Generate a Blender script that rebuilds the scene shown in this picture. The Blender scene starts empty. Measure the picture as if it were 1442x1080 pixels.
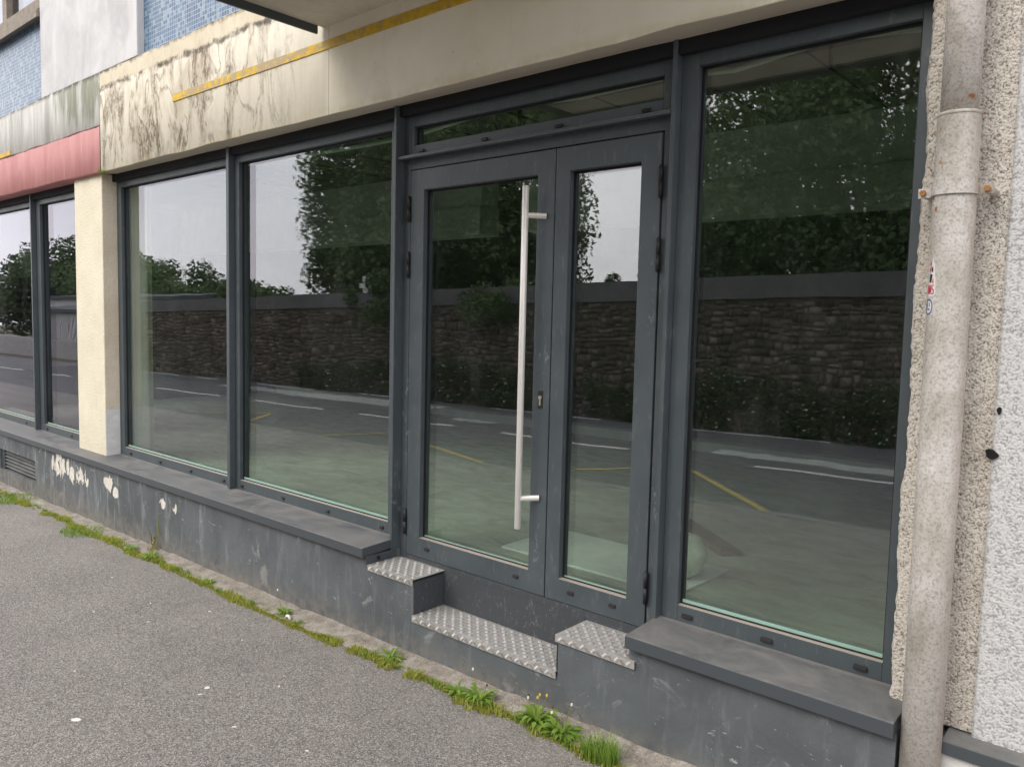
import bpy, bmesh, math, random
import numpy as np
from mathutils import Matrix, Vector
random.seed(7); rng = np.random.default_rng(7)
S = bpy.context.scene
COL = S.collection
R = math.radians

# ------------------------------------------------------------------ camera
def cam_axes(yaw, pitch, roll):
    f = Vector((math.sin(yaw)*math.cos(pitch), math.cos(yaw)*math.cos(pitch), math.sin(pitch)))
    r = Vector((math.cos(yaw), -math.sin(yaw), 0)); u = r.cross(f)
    c, s = math.cos(roll), math.sin(roll)
    return c*r + s*u, -s*r + c*u, f
r_, u_, f_ = cam_axes(-0.71946968, -0.08016691, 0.02385368)
cd = bpy.data.cameras.new('camera'); cam = bpy.data.objects.new('camera', cd); COL.objects.link(cam)
cam.matrix_world = Matrix(((r_.x, u_.x, -f_.x, 0), (r_.y, u_.y, -f_.y, -3.0), (r_.z, u_.z, -f_.z, 1.775), (0, 0, 0, 1)))
cd.sensor_width = 36; cd.sensor_fit = 'HORIZONTAL'; cd.lens = 1124.446/1442*36
cd.clip_start = 0.05; cd.clip_end = 1500
S.camera = cam

# ------------------------------------------------------------------ overcast sky, one soft sun
SUN_EL, SUN_AZ = 36, 197          # degrees; azimuth clockwise from +Y: the sun stands over the road, a little to the left
W = bpy.data.worlds.new('World'); S.world = W; W.use_nodes = True
wt = W.node_tree; wt.nodes.clear()
wo = wt.nodes.new('ShaderNodeOutputWorld'); wb = wt.nodes.new('ShaderNodeBackground')
sky = wt.nodes.new('ShaderNodeTexSky'); sky.sky_type = 'NISHITA'; sky.sun_disc = False
sky.sun_elevation = R(SUN_EL); sky.sun_rotation = R(SUN_AZ); sky.air_density = 1.0; sky.dust_density = 3.0
tc = wt.nodes.new('ShaderNodeTexCoord')
mp = wt.nodes.new('ShaderNodeMapping'); mp.inputs['Scale'].default_value = (1, 1, 2.6)
cn = wt.nodes.new('ShaderNodeTexNoise'); cn.inputs['Scale'].default_value = 2.2; cn.inputs['Detail'].default_value = 6; cn.inputs['Roughness'].default_value = .55
cr = wt.nodes.new('ShaderNodeValToRGB')
cr.color_ramp.elements[0].position = .3; cr.color_ramp.elements[0].color = (10.6, 10.2, 10.7, 1)
cr.color_ramp.elements[1].position = .72; cr.color_ramp.elements[1].color = (14.4, 13.9, 14.0, 1)
cm = wt.nodes.new('ShaderNodeMix'); cm.data_type = 'RGBA'; cm.inputs[0].default_value = .86
wt.links.new(tc.outputs['Generated'], mp.inputs[0]); wt.links.new(mp.outputs[0], cn.inputs['Vector'])
wt.links.new(cn.outputs['Fac'], cr.inputs[0]); wt.links.new(sky.outputs[0], cm.inputs[6]); wt.links.new(cr.outputs[0], cm.inputs[7])
wt.links.new(cm.outputs[2], wb.inputs[0]); wb.inputs[1].default_value = 0.1
wt.links.new(wb.outputs[0], wo.inputs[0])
sl = bpy.data.lights.new('sun', 'SUN'); sl.energy = 1.0; sl.angle = R(35); sl.color = (1, .95, .86)
so = bpy.data.objects.new('sun', sl); COL.objects.link(so)
sd = Vector((math.sin(R(SUN_AZ))*math.cos(R(SUN_EL)), math.cos(R(SUN_AZ))*math.cos(R(SUN_EL)), math.sin(R(SUN_EL))))
so.rotation_euler = sd.to_track_quat('Z', 'Y').to_euler()
so.location = sd*40

S.view_settings.view_transform = 'Standard'; S.view_settings.look = 'None'
S.view_settings.gamma = 1; S.view_settings.use_curve_mapping = False
S.view_settings.exposure = 0.95
S.render.engine = 'CYCLES'
try:
    S.cycles.use_denoising = True; S.cycles.max_bounces = 10; S.cycles.transparent_max_bounces = 16
    S.cycles.diffuse_bounces = 5; S.cycles.glossy_bounces = 5; S.cycles.sample_clamp_indirect = 8
except Exception: pass

# ------------------------------------------------------------------ node helpers
class N:
    def __init__(s, name):
        s.m = bpy.data.materials.new(name); s.m.use_nodes = True
        s.t = s.m.node_tree; s.t.nodes.clear(); s.L = s.t.links
        s.out = s.t.nodes.new('ShaderNodeOutputMaterial')
        s.geo = s.t.nodes.new('ShaderNodeNewGeometry'); s.P = s.geo.outputs['Position']
    def n(s, ty): return s.t.nodes.new(ty)
    def put(s, sock, v):
        if isinstance(v, (int, float)): sock.default_value = v
        elif isinstance(v, tuple):
            sock.default_value = (*v, 1) if len(v) == 3 and len(sock.default_value) == 4 else v
        else: s.L.new(v, sock)
    def vec(s, scale, src=None, off=(0, 0, 0)):
        q = s.n('ShaderNodeMapping'); s.put(q.inputs[0], src or s.P); q.inputs['Scale'].default_value = scale; q.inputs['Location'].default_value = off
        return q.outputs[0]
    def xyz(s, src=None):
        q = s.n('ShaderNodeSeparateXYZ'); s.put(q.inputs[0], src or s.P); return q.outputs
    def noise(s, vec, scale, detail=4, rough=.5, dist=0, col=False):
        q = s.n('ShaderNodeTexNoise'); s.put(q.inputs['Vector'], vec); q.inputs['Scale'].default_value = scale
        q.inputs['Detail'].default_value = detail; q.inputs['Roughness'].default_value = rough; q.inputs['Distortion'].default_value = dist
        return q.outputs['Color' if col else 'Fac']
    def vor(s, vec, scale, feat='F1', out='Distance', rnd=1):
        q = s.n('ShaderNodeTexVoronoi'); q.feature = feat; s.put(q.inputs['Vector'], vec); q.inputs['Scale'].default_value = scale
        q.inputs['Randomness'].default_value = rnd
        return q.outputs[out]
    def ramp(s, fac, *st):
        q = s.n('ShaderNodeValToRGB'); e = q.color_ramp.elements
        while len(e) < len(st): e.new(.5)
        for el, (p, c) in zip(e, st):
            el.position = p; el.color = (c, c, c, 1) if isinstance(c, (int, float)) else (*c, 1)
        s.put(q.inputs[0], fac); return q.outputs[0]
    def mix(s, fac, a, b, mode='MIX'):
        q = s.n('ShaderNodeMix'); q.data_type = 'RGBA'; q.blend_type = mode; q.clamp_factor = True
        s.put(q.inputs[0], fac); s.put(q.inputs[6], a); s.put(q.inputs[7], b); return q.outputs[2]
    def ma(s, op, a, b=0, c=None, clamp=False):
        q = s.n('ShaderNodeMath'); q.operation = op; q.use_clamp = clamp; s.put(q.inputs[0], a); s.put(q.inputs[1], b)
        if c is not None: s.put(q.inputs[2], c)
        return q.outputs[0]
    def step(s, v, a, b):      # smooth 0..1 as v goes from a to b
        q = s.n('ShaderNodeMapRange'); q.interpolation_type = 'SMOOTHSTEP'; s.put(q.inputs[0], v)
        q.inputs[1].default_value = a; q.inputs[2].default_value = b; return q.outputs[0]
    def blob(s, x, z, cx, cz, rx, rz):   # 1 in the middle, 0 at the rim, negative outside
        a = s.ma('POWER', s.ma('DIVIDE', s.ma('ABSOLUTE', s.ma('SUBTRACT', x, cx)), rx), 2)
        b = s.ma('POWER', s.ma('DIVIDE', s.ma('ABSOLUTE', s.ma('SUBTRACT', z, cz)), rz), 2)
        return s.ma('SUBTRACT', 1, s.ma('ADD', a, b))
    def bump(s, h, strength=.5, dist=.01, nrm=None):
        q = s.n('ShaderNodeBump'); s.put(q.inputs['Height'], h); q.inputs['Strength'].default_value = strength; q.inputs['Distance'].default_value = dist
        if nrm is not None: s.put(q.inputs['Normal'], nrm)
        return q.outputs[0]
    def done(s, col, rough=.7, nrm=None, spec=.4, metal=0):
        q = s.n('ShaderNodeBsdfPrincipled'); s.put(q.inputs['Base Color'], col); s.put(q.inputs['Roughness'], rough)
        q.inputs['Specular IOR Level'].default_value = spec; s.put(q.inputs['Metallic'], metal)
        if nrm is not None: s.put(q.inputs['Normal'], nrm)
        s.L.new(q.outputs[0], s.out.inputs[0]); return s.m

M = {}
def plain(name, col, rough=.7, var=.15, sc=12, spec=.4, metal=0, b=.15):
    k = N(name); n = k.noise(k.P, sc, 5, .6); n2 = k.noise(k.P, sc*9, 3, .6)
    lo = tuple(c*(1-var) for c in col); hi = tuple(min(1, c*(1+var)) for c in col)
    c = k.ramp(k.ma('ADD', k.ma('MULTIPLY', n, .7), k.ma('MULTIPLY', n2, .3)), (.3, lo), (.7, hi))
    M[name] = k.done(c, rough, k.bump(n2, b, .002), spec, metal); return M[name]

# anthracite powder-coated aluminium, a little dusty
k = N('anthracite'); n = k.noise(k.P, 3.5, 6, .6); d = k.noise(k.vec((14, 14, 3)), 3, 5, .7)
c = k.mix(k.step(d, .55, .8), k.ramp(n, (.3, (.060, .075, .084)), (.7, (.082, .100, .110))), (.16, .17, .17))
sm = k.noise(k.vec((1, 1, 1)), 9, 6, .7, 1.5); c = k.mix(k.ma('MULTIPLY', k.step(sm, .68, .80), .45), c, (.36, .38, .39))
x, y, z = k.xyz(); pm = None
for (cx, cz, rx, rz) in ((-2.43, .66, .10, .20), (-2.42, 1.62, .09, .16), (-3.47, .75, .05, .35), (-3.42, 1.2, .06, .5), (-1.78, 1.0, .07, .5), (-1.83, 1.9, .05, .4)):
    b = k.blob(x, z, cx, cz, rx, rz); pm = b if pm is None else k.ma('MAXIMUM', pm, b)
scu = k.noise(k.vec((1.6, 1.6, .8), off=(4, 0, 3)), 16, 8, .74, 1.0)
c = k.mix(k.ma('MULTIPLY', k.step(k.ma('ADD', scu, k.ma('MULTIPLY', k.ma('MAXIMUM', pm, 0), .16)), .68, .80), .45), c, (.36, .38, .39))
c = k.mix(k.step(k.xyz(k.geo.outputs['Normal'])[2], .7, .95), c, (.40, .345, .29))
M['anthracite'] = k.done(c, k.ramp(n, (.3, .36), (.7, .5)), k.bump(k.noise(k.P, 160, 2), .04, .001), .45)
# anthracite sheet metal of the sills: grey-brown dust lying on top
k = N('sill_metal'); n = k.noise(k.vec((1, 1.6, 1.6)), 4, 8, .7, .6); n2 = k.noise(k.P, 60, 4, .7)
zz = k.xyz(k.geo.outputs['Normal'])[2]
dust = k.ma('MULTIPLY', k.step(zz, .6, .95), k.ramp(k.ma('ADD', k.ma('MULTIPLY', n, .8), k.ma('MULTIPLY', n2, .2)), (.36, .1), (.62, 1)))
yy = k.xyz()[1]; dust = k.ma('ADD', dust, k.ma('MULTIPLY', k.step(yy, -.035, -.003), .8), clamp=True)
c = k.mix(dust, (.066, .077, .085), (.185, .182, .172))
M['sill_metal'] = k.done(c, k.ma('ADD', k.ma('MULTIPLY', dust, .35), .38), k.bump(n2, .05, .001), .45)
plain('rubber', (.012, .012, .013), .6); plain('black_plastic', (.02, .02, .021), .5)
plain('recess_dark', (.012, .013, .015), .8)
# brushed stainless steel
k = N('steel'); n = k.noise(k.vec((40, 40, 2)), 12, 3); M['steel'] = k.done(k.ramp(n, (.3, (.74, .72, .68)), (.7, (.86, .84, .80))), k.ramp(n, (.3, .36), (.7, .5)), None, .5, .35)
# aluminium tread plate
k = N('tread_plate'); n = k.noise(k.P, 22, 6, .7); n2 = k.noise(k.P, 6, 5, .6)
c = k.mix(k.step(n, .52, .7), k.ramp(n2, (.3, (.36, .35, .335)), (.7, (.48, .47, .455))), (.27, .24, .21))
M['tread_plate'] = k.done(c, k.ramp(n, (.3, .45), (.7, .7)), None, .5, .25)
k = N('tread_bar'); n = k.noise(k.P, 22, 6, .7); M['tread_bar'] = k.done(k.ramp(n, (.35, (.42, .41, .39)), (.6, (.58, .57, .55))), .4, None, .5, .3)
# dark scuffed riser sheet
k = N('riser_sheet'); v = k.vec((9, 9, 4)); n = k.noise(v, 4.5, 9, .78, .9); n2 = k.noise(k.P, 75, 4, .7)
c = k.mix(k.ma('MULTIPLY', k.step(n, .54, .70), .55), (.062, .068, .075), (.34, .35, .35)); c = k.mix(k.step(n2, .66, .74), c, (.42, .41, .38))
M['riser_sheet'] = k.done(c, .45, k.bump(n2, .05, .001))

# plinth: dark blue-grey paint, pale run-down streaks, scuffs, peeled patches under the far sill
k = N('plinth_paint'); x, y, z = k.xyz()
st = k.noise(k.vec((9, 1, 1.3)), 1.6, 6, .65, .5); sc_ = k.noise(k.vec((1, 1, 1)), 4.5, 8, .72, .9); fi = k.noise(k.P, 60, 4, .65)
c = k.ramp(k.noise(k.P, 2.4, 6, .6), (.3, (.082, .094, .103)), (.7, (.138, .153, .163)))
left = k.step(x, -4.2, -7.5)
c = k.mix(k.ma('MULTIPLY', k.step(st, .50, .72), k.ma('ADD', .24, k.ma('MULTIPLY', left, .6))), c, (.36, .385, .40))
c = k.mix(k.ma('MULTIPLY', k.step(k.noise(k.vec((1, 1, .8), off=(7, 0, 2)), 3.1, 7, .68, .6), .46, .68), .55), c, (.080, .087, .093))
c = k.mix(k.ma('MULTIPLY', k.step(sc_, .57, .66), .45), c, (.40, .41, .40))
scr = k.noise(k.vec((3, 1, 9), off=(2, 0, 5)), 3.2, 7, .75, 1.2); c = k.mix(k.ma('MULTIPLY', k.step(scr, .635, .67), .75), c, (.52, .51, .48))
c = k.mix(k.step(k.noise(k.P, 34, 5, .7), .70, .74), c, (.48, .46, .41))
gr = k.step(z, .14, -.04); c = k.mix(k.ma('MULTIPLY', gr, k.step(k.noise(k.P, 14, 6, .7), .35, .65)), c, (.20, .185, .16))
pn = k.noise(k.vec((1.5, 1, .8)), 8.5, 7, .66, .5); pm = None
for (cx, cz, rx, rz) in ((-8.05, .31, .20, .13), (-7.80, .27, .13, .11), (-7.55, .29, .15, .10), (-6.95, .30, .10, .08), (-6.82, .25, .06, .05), (-8.52, .37, .05, .06), (-5.95, .30, .05, .05), (-5.75, .30, .05, .05)):
    b = k.ma('MULTIPLY', k.blob(x, z, cx, cz, rx, rz), .55); pm = b if pm is None else k.ma('MAXIMUM', pm, b)
pm = k.step(k.ma('ADD', pm, k.ma('MULTIPLY', k.ma('SUBTRACT', pn, .5), 3.6)), .24, .27)
c = k.mix(pm, c, k.ramp(k.noise(k.P, 25, 5), (.3, (.60, .57, .50)), (.7, (.80, .77, .70))))
h = k.ma('SUBTRACT', k.ma('MULTIPLY', fi, .5), k.ma('MULTIPLY', pm, .8))
M['plinth_paint'] = k.done(c, .62, k.bump(k.ma('ADD', h, k.noise(k.P, 5, 5)), .5, .006), .35)

# lintel: cream paint, run-down grime with dark drip outlines west of the canopy, black edge dirt
k = N('lintel_paint'); x, y, z = k.xyz()
base = k.ramp(k.noise(k.P, 1.8, 6, .6), (.3, (.80, .745, .60)), (.72, (.92, .885, .76)))
n1 = k.noise(k.vec((1.5, 1, .62)), 2.7, 6, .52, 1.1); ct = k.ma('SUBTRACT', 1, k.step(k.ma('ABSOLUTE', k.ma('SUBTRACT', n1, .54)), .0, .045))
n3 = k.noise(k.vec((1.3, 1, .7), off=(9, 0, 4)), 5.2, 5, .55, 1.4); ct2 = k.ma('SUBTRACT', 1, k.step(k.ma('ABSOLUTE', k.ma('SUBTRACT', n3, .5)), .0, .04))
n2 = k.noise(k.vec((2.4, 1, .8), off=(3, 0, 1)), 1.6, 7, .62, .6); patch = k.step(n2, .45, .64)
fine = k.noise(k.vec((2.5, 1, 1)), 20, 6, .75); drip = k.noise(k.vec((16, 1, .7)), 2, 5, .6)
open_ = k.step(x, -3.93, -3.99)
zone = k.ma('MULTIPLY', k.step(x, -3.9, -5.0), open_)
soft = k.ma('MULTIPLY', k.ma('MULTIPLY', k.step(k.noise(k.vec((1.6, 1, .9), off=(2, 0, 7)), 2.2, 7, .66, .8), .46, .70), zone), .55)
dirty = k.ma('MULTIPLY', zone, k.ma('ADD', k.ma('MULTIPLY', k.ma('MULTIPLY', ct2, patch), .5), k.ma('ADD', k.ma('MULTIPLY', k.ma('MULTIPLY', ct, k.step(fine, .25, .6)), .75), k.ma('MULTIPLY', patch, k.ramp(fine, (.36, .08), (.58, .95))))), clamp=True)
c = k.mix(k.ma('MULTIPLY', open_, .75), base, (.60, .565, .47))  # dulls the open part; sheltered cream is cleaner and brightened against canopy shade
c = k.mix(k.ma('MULTIPLY', open_, k.ma('MULTIPLY', k.step(drip, .5, .75), .35)), c, (.55, .50, .40))
c = k.mix(soft, c, (.34, .275, .19))
c = k.mix(k.ma('MULTIPLY', dirty, .9), c, (.16, .12, .078))
mot = k.noise(k.vec((1.4, 1, .8), off=(5, 0, 9)), 3.5, 8, .68, .7); c = k.mix(k.ma('MULTIPLY', k.step(mot, .50, .70), .20), c, (.56, .51, .41))
c = k.mix(k.ma('MULTIPLY', k.step(k.noise(k.vec((5, 1, .5), off=(1, 0, 2)), 3, 7, .7), .60, .76), .22), c, (.45, .40, .31))
c = k.mix(k.ma('MULTIPLY', k.step(z, 2.99, 2.935), k.ma('MULTIPLY', k.step(k.noise(k.P, 9, 6, .7), .35, .6), .45)), c, (.66, .60, .38))
sm_ = k.ma('SUBTRACT', 1, k.step(k.ma('ABSOLUTE', k.ma('ADD', x, 3.94)), .002, .006)); c = k.mix(k.ma('MULTIPLY', sm_, .5), c, (.30, .26, .19))
upb = k.step(z, 3.595, 3.61); c = k.mix(k.ma('MULTIPLY', upb, .85), c, k.ramp(k.noise(k.P, 5, 6, .6), (.3, (.46, .40, .29)), (.7, (.58, .52, .40))))
wob = k.ma('MULTIPLY', k.ma('SUBTRACT', k.noise(k.vec((1, 1, 1)), 9, 5, .6), .5), .10)
ed = k.ma('SUBTRACT', 1, k.step(k.ma('ABSOLUTE', k.ma('SUBTRACT', k.ma('ADD', z, wob), 3.598)), .006, .032))
ed = k.ma('MULTIPLY', k.ma('MULTIPLY', ed, open_), k.step(k.noise(k.P, 7, 5, .7), .36, .58))
td = k.ma('MULTIPLY', k.step(k.ma('ADD', z, k.ma('MULTIPLY', wob, .9)), 3.70, 3.745), k.step(k.noise(k.P, 13, 5, .7), .36, .56))
c = k.mix(k.ma('MAXIMUM', k.ma('MULTIPLY', ed, .85), td), c, (.045, .035, .025))
sp = k.step(k.noise(k.P, 30, 3, .6), .715, .74); c = k.mix(sp, c, (.10, .08, .05))
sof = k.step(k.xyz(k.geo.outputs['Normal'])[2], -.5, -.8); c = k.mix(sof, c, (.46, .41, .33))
M['lintel_paint'] = k.done(c, .85, k.bump(k.ma('ADD', k.noise(k.P, 90, 4), k.ma('MULTIPLY', k.noise(k.P, 6, 4), 2)), .28, .005), .25)
# the neighbouring bay: whitish render with green algae runs
k = N('algae_render'); x, y, z = k.xyz()
c = k.ramp(k.noise(k.vec((4, 1, .7)), 2, 6, .62, .4), (.3, (.34, .34, .31)), (.62, (.56, .56, .535)))
al = k.ma('MULTIPLY', k.blob(x, z, -7.45, 3.6, .75, .35), 1.0); al = k.step(k.ma('ADD', al, k.ma('MULTIPLY', k.ma('SUBTRACT', k.noise(k.vec((5, 1, .8)), 2, 6, .65), .5), 3.4)), .25, 1.1)
c = k.mix(k.ma('MULTIPLY', al, .8), c, (.17, .18, .12))
td = k.ma('MULTIPLY', k.step(z, 3.69, 3.75), k.step(k.noise(k.P, 12, 5, .7), .34, .55)); c = k.mix(td, c, (.05, .045, .035))
M['algae_render'] = k.done(c, .85, k.bump(k.noise(k.P, 70, 4), .3, .004), .25)
k = N('pink_paint'); x, y, z = k.xyz()
c = k.ramp(k.noise(k.vec((2.5, 1, .9)), 2.4, 6, .6), (.3, (.36, .135, .130)), (.7, (.47, .215, .205)))
c = k.mix(k.ma('MULTIPLY', k.step(k.noise(k.vec((7, 1, .8)), 2, 5), .58, .75), .35), c, (.62, .40, .39))
c = k.mix(k.step(k.noise(k.vec((3, 1, 1.4)), 6, 6, .7, .8), .70, .73), c, (.22, .09, .08))
M['pink_paint'] = k.done(c, .6, k.bump(k.noise(k.P, 60, 4), .15, .003), .35)
k = N('yellow_strip'); n = k.noise(k.vec((1, 1, 2)), 9, 7, .72); c = k.ramp(k.noise(k.P, 30, 4), (.3, (.52, .32, .02)), (.7, (.70, .47, .03)))
x = k.xyz()[0]; w = k.step(k.ma('ADD', n, k.ma('MULTIPLY', k.step(x, -3.9, -4.3), .10)), .56, .62); c = k.mix(k.ma('MULTIPLY', w, .85), c, (.36, .29, .19))
c = k.mix(k.step(k.noise(k.vec((2, 1, 1)), 16, 5, .7), .68, .72), c, (.07, .05, .03))
M['yellow_strip'] = k.done(c, .6, k.bump(n, .3, .003))
# cream roughcast column
def cream(name, lo, hi, bs):
    k = N(name); v = k.vor(k.P, 60, 'SMOOTH_F1'); n = k.noise(k.P, 70, 4, .65); c = k.ramp(k.noise(k.P, 3, 5, .6), (.3, lo), (.7, hi))
    x, y, z = k.xyz(); d = k.ma('MULTIPLY', k.step(k.noise(k.vec((6, 6, 1)), 3, 6, .7), .60, .75), .35); c = k.mix(d, c, (.5, .44, .32))
    M[name] = k.done(c, .85, k.bump(k.ma('ADD', k.ma('MULTIPLY', v, .4), n), bs, .008), .2)
cream('cream_render', (.66, .61, .47), (.76, .715, .575), .75); cream('cream_rough', (.62, .55, .42), (.76, .69, .55), 1.0)
k = N('bare_plaster'); c = k.ramp(k.noise(k.vec((1, 1, 1.8)), 9, 6, .65, .6), (.3, (.62, .62, .60)), (.7, (.80, .80, .79))); M['bare_plaster'] = k.done(c, .9, k.bump(k.noise(k.P, 50, 4), .4, .005), .2)
# white upper render
k = N('white_render'); c = k.ramp(k.noise(k.vec((1, 1, .7)), 2.6, 8, .66, .5), (.30, (.44, .44, .445)), (.60, (.62, .62, .625))); M['white_render'] = k.done(c, .85, k.bump(k.noise(k.P, 80, 4), .15, .003), .25)
# blue glass mosaic
k = N('blue_mosaic'); q = k.n('ShaderNodeTexBrick'); q.offset = 0; q.squash = 1
cb = k.n('ShaderNodeCombineXYZ'); x, y, z = k.xyz(); k.put(cb.inputs[0], x); k.put(cb.inputs[1], z); k.put(q.inputs['Vector'], cb.outputs[0])
q.inputs['Scale'].default_value = 1; q.inputs['Brick Width'].default_value = .034; q.inputs['Row Height'].default_value = .034; q.inputs['Mortar Size'].default_value = .0026; q.inputs['Mortar Smooth'].default_value = .1
sn = k.n('ShaderNodeVectorMath'); sn.operation = 'SNAP'; k.put(sn.inputs[0], cb.outputs[0]); sn.inputs[1].default_value = (.034, .034, .034)
wn = k.n('ShaderNodeTexWhiteNoise'); wn.noise_dimensions = '3D'; k.put(wn.inputs['Vector'], sn.outputs[0])
c = k.ramp(wn.outputs['Value'], (.0, (.018, .065, .15)), (.35, (.034, .10, .20)), (.7, (.058, .14, .245)), (.96, (.20, .29, .36)))
c = k.mix(q.outputs['Fac'], c, (.30, .35, .39)); M['blue_mosaic'] = k.done(c, .3, k.bump(k.ma('SUBTRACT', 1, q.outputs['Fac']), .4, .002), .5)
# roughcast beside the window (true relief on the mesh, this only colours it)
k = N('roughcast'); at = k.n('ShaderNodeAttribute'); at.attribute_name = 'relief'; x, y, z = k.xyz()
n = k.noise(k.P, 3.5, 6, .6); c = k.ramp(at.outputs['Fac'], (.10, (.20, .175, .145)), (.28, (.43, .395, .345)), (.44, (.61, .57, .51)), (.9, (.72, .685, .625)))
c = k.mix(k.ma('MULTIPLY', k.step(k.noise(k.P, 190, 3, .6), .55, .66), k.ma('ADD', .25, k.ma('MULTIPLY', k.step(x, -.60, -.52), .6))), c, (.12, .098, .075))
c = k.mix(k.ma('MULTIPLY', k.step(n, .45, .7), .35), c, (.62, .55, .46), 'MULTIPLY'); M['roughcast'] = k.done(c, .9, k.bump(k.noise(k.P, 260, 3, .6), .4, .002), .2)
k = N('white_stucco'); at = k.n('ShaderNodeAttribute'); at.attribute_name = 'relief'
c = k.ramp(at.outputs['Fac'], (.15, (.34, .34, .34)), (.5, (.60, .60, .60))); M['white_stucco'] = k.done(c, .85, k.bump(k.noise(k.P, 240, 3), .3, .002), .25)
# weathered painted cast-iron pipe
k = N('pipe_paint'); x, y, z = k.xyz(); n = k.noise(k.vec((1, 1, .6)), 8, 8, .68, .5); f = k.noise(k.P, 140, 4, .65)
c = k.ramp(n, (.34, (.37, .34, .295)), (.5, (.52, .495, .455)), (.68, (.66, .645, .62)))
c = k.mix(k.ma('MULTIPLY', k.step(k.noise(k.P, 110, 5, .7), .48, .62), .55), c, (.22, .19, .155)); c = k.mix(k.ma('MULTIPLY', k.step(f, .60, .70), .5), c, (.72, .70, .66))
c = k.mix(k.step(k.noise(k.vec((1, 1, .25)), 30, 5, .7), .70, .76), c, (.16, .12, .09))
c = k.mix(k.ma('MULTIPLY', k.step(x, -.60, -.565), .55), c, (.33, .26, .20))
ru = k.noise(k.P, 19, 2, .5); rz = k.ma('SUBTRACT', 1, k.step(k.ma('ABSOLUTE', k.ma('SUBTRACT', z, 2.27)), .1, .32))
c = k.mix(k.step(k.ma('ADD', ru, k.ma('MULTIPLY', rz, .10)), .745, .80), c, (.36, .15, .05))
M['pipe_paint'] = k.done(c, .68, k.bump(k.ma('ADD', f, n), .3, .003), .35)
plain('rust', (.36, .17, .06), .85, .4, 60)
# pavement asphalt
k = N('asphalt_pavement'); v1 = k.vor(k.P, 185, out='Color'); sp_ = k.xyz(v1)[0]; v2 = k.vor(k.P, 370, out='Color'); s2 = k.xyz(v2)[1]
big = k.noise(k.vec((1, 1, 1)), 1.1, 6, .62, .4)
c = k.ramp(k.ma('ADD', k.ma('MULTIPLY', sp_, .6), k.ma('MULTIPLY', s2, .4)), (.14, (.095, .089, .083)), (.45, (.240, .228, .214)), (.75, (.365, .348, .327)), (.95, (.64, .62, .58)))
c = k.mix(.75, c, k.ramp(big, (.3, (.74, .73, .73)), (.7, (1.0, .985, .96))), 'MULTIPLY')
c = k.mix(k.ma('MULTIPLY', k.step(k.noise(k.P, 2.6, 7, .7, .8), .56, .70), .30), c, (.14, .13, .12))
x, y, z = k.xyz(); du = k.ma('MULTIPLY', k.step(y, -1.1, -.4), k.step(k.noise(k.P, 5, 5, .6), .3, .7)); c = k.mix(k.ma('MULTIPLY', du, .35), c, (.30, .28, .25))
M['asphalt_pavement'] = k.done(c, .85, k.bump(k.ma('ADD', k.vor(k.P, 185), k.ma('MULTIPLY', k.vor(k.P, 370), .5)), .7, .005), .3)
k = N('asphalt_road'); v = k.xyz(k.vor(k.P, 120, out='Color'))[0]; c = k.ramp(v, (.1, (.075, .075, .077)), (.9, (.17, .17, .172)))
c = k.mix(.6, c, k.ramp(k.noise(k.vec((.4, 1, 1)), 1.3, 6, .6), (.3, (.7, .7, .7)), (.7, (1.1, 1.1, 1.1))), 'MULTIPLY'); M['asphalt_road'] = k.done(c, .85, k.bump(k.vor(k.P, 120), .4, .004), .3)
k = N('concrete_strip'); n = k.noise(k.P, 12, 7, .7); g = k.noise(k.P, 110, 4, .65)
c = k.ramp(k.ma('ADD', k.ma('MULTIPLY', n, .5), k.ma('MULTIPLY', g, .5)), (.36, (.14, .12, .095)), (.52, (.30, .27, .23)), (.66, (.47, .44, .39))); M['concrete_strip'] = k.done(c, .9, k.bump(g, .7, .008), .2)
plain('kerb_stone', (.20, .195, .19), .85, .2, 8)
k = N('white_marking'); n = k.noise(k.P, 24, 6, .7); M['white_marking'] = k.done(k.mix(k.step(n, .58, .72), (.72, .72, .70), (.2, .2, .2)), .7)
k = N('yellow_marking'); n = k.noise(k.P, 18, 6, .7); M['yellow_marking'] = k.done(k.mix(k.step(n, .56, .72), (.50, .37, .10), (.15, .145, .13)), .7)
plain('earth', (.10, .085, .06), .95, .3, 2)
# interior
k = N('screed'); n = k.noise(k.vec((1, 1.8, 1)), 3.4, 8, .72, .9); c = k.ramp(n, (.32, (.32, .33, .275)), (.68, (.58, .585, .52)))
c = k.mix(k.step(k.noise(k.vec((1, 5, 1)), 5, 7, .7, .8), .62, .70), c, (.64, .64, .60)); M['screed'] = k.done(c, .7, k.bump(n, .2, .01), .35)
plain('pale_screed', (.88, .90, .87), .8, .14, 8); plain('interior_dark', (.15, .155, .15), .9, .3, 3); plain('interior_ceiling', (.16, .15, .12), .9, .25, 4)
plain('interior_white', (.90, .80, .77), .8, .06, 5); plain('pale_plaster', (.62, .63, .59), .85, .12, 5); plain('conduit_plastic', (.74, .76, .70), .5, .05)
plain('pale_stone', (.74, .76, .68), .9, .2, 14); plain('old_wood', (.16, .115, .06), .8, .35, 9)
plain('window_timber', (.24, .205, .17), .75, .3, 14); plain('curtain', (.58, .60, .62), .9, .1, 6)
plain('concrete_soffit', (.60, .55, .46), .9, .2, 5); plain('fascia_metal', (.085, .098, .105), .5, .2, 6)
plain('paper', (.75, .74, .71), .8, .08, 40); plain('hole_black', (.006, .006, .006), .5); plain('sticker_white', (.78, .76, .74), .5, .04)
plain('sticker_red', (.52, .03, .07), .5, .05); plain('sticker_black', (.02, .02, .025), .5, .05); plain('sticker_blue', (.05, .10, .28), .5, .05); plain('brass', (.62, .56, .42), .35, .05, metal=.7)
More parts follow.
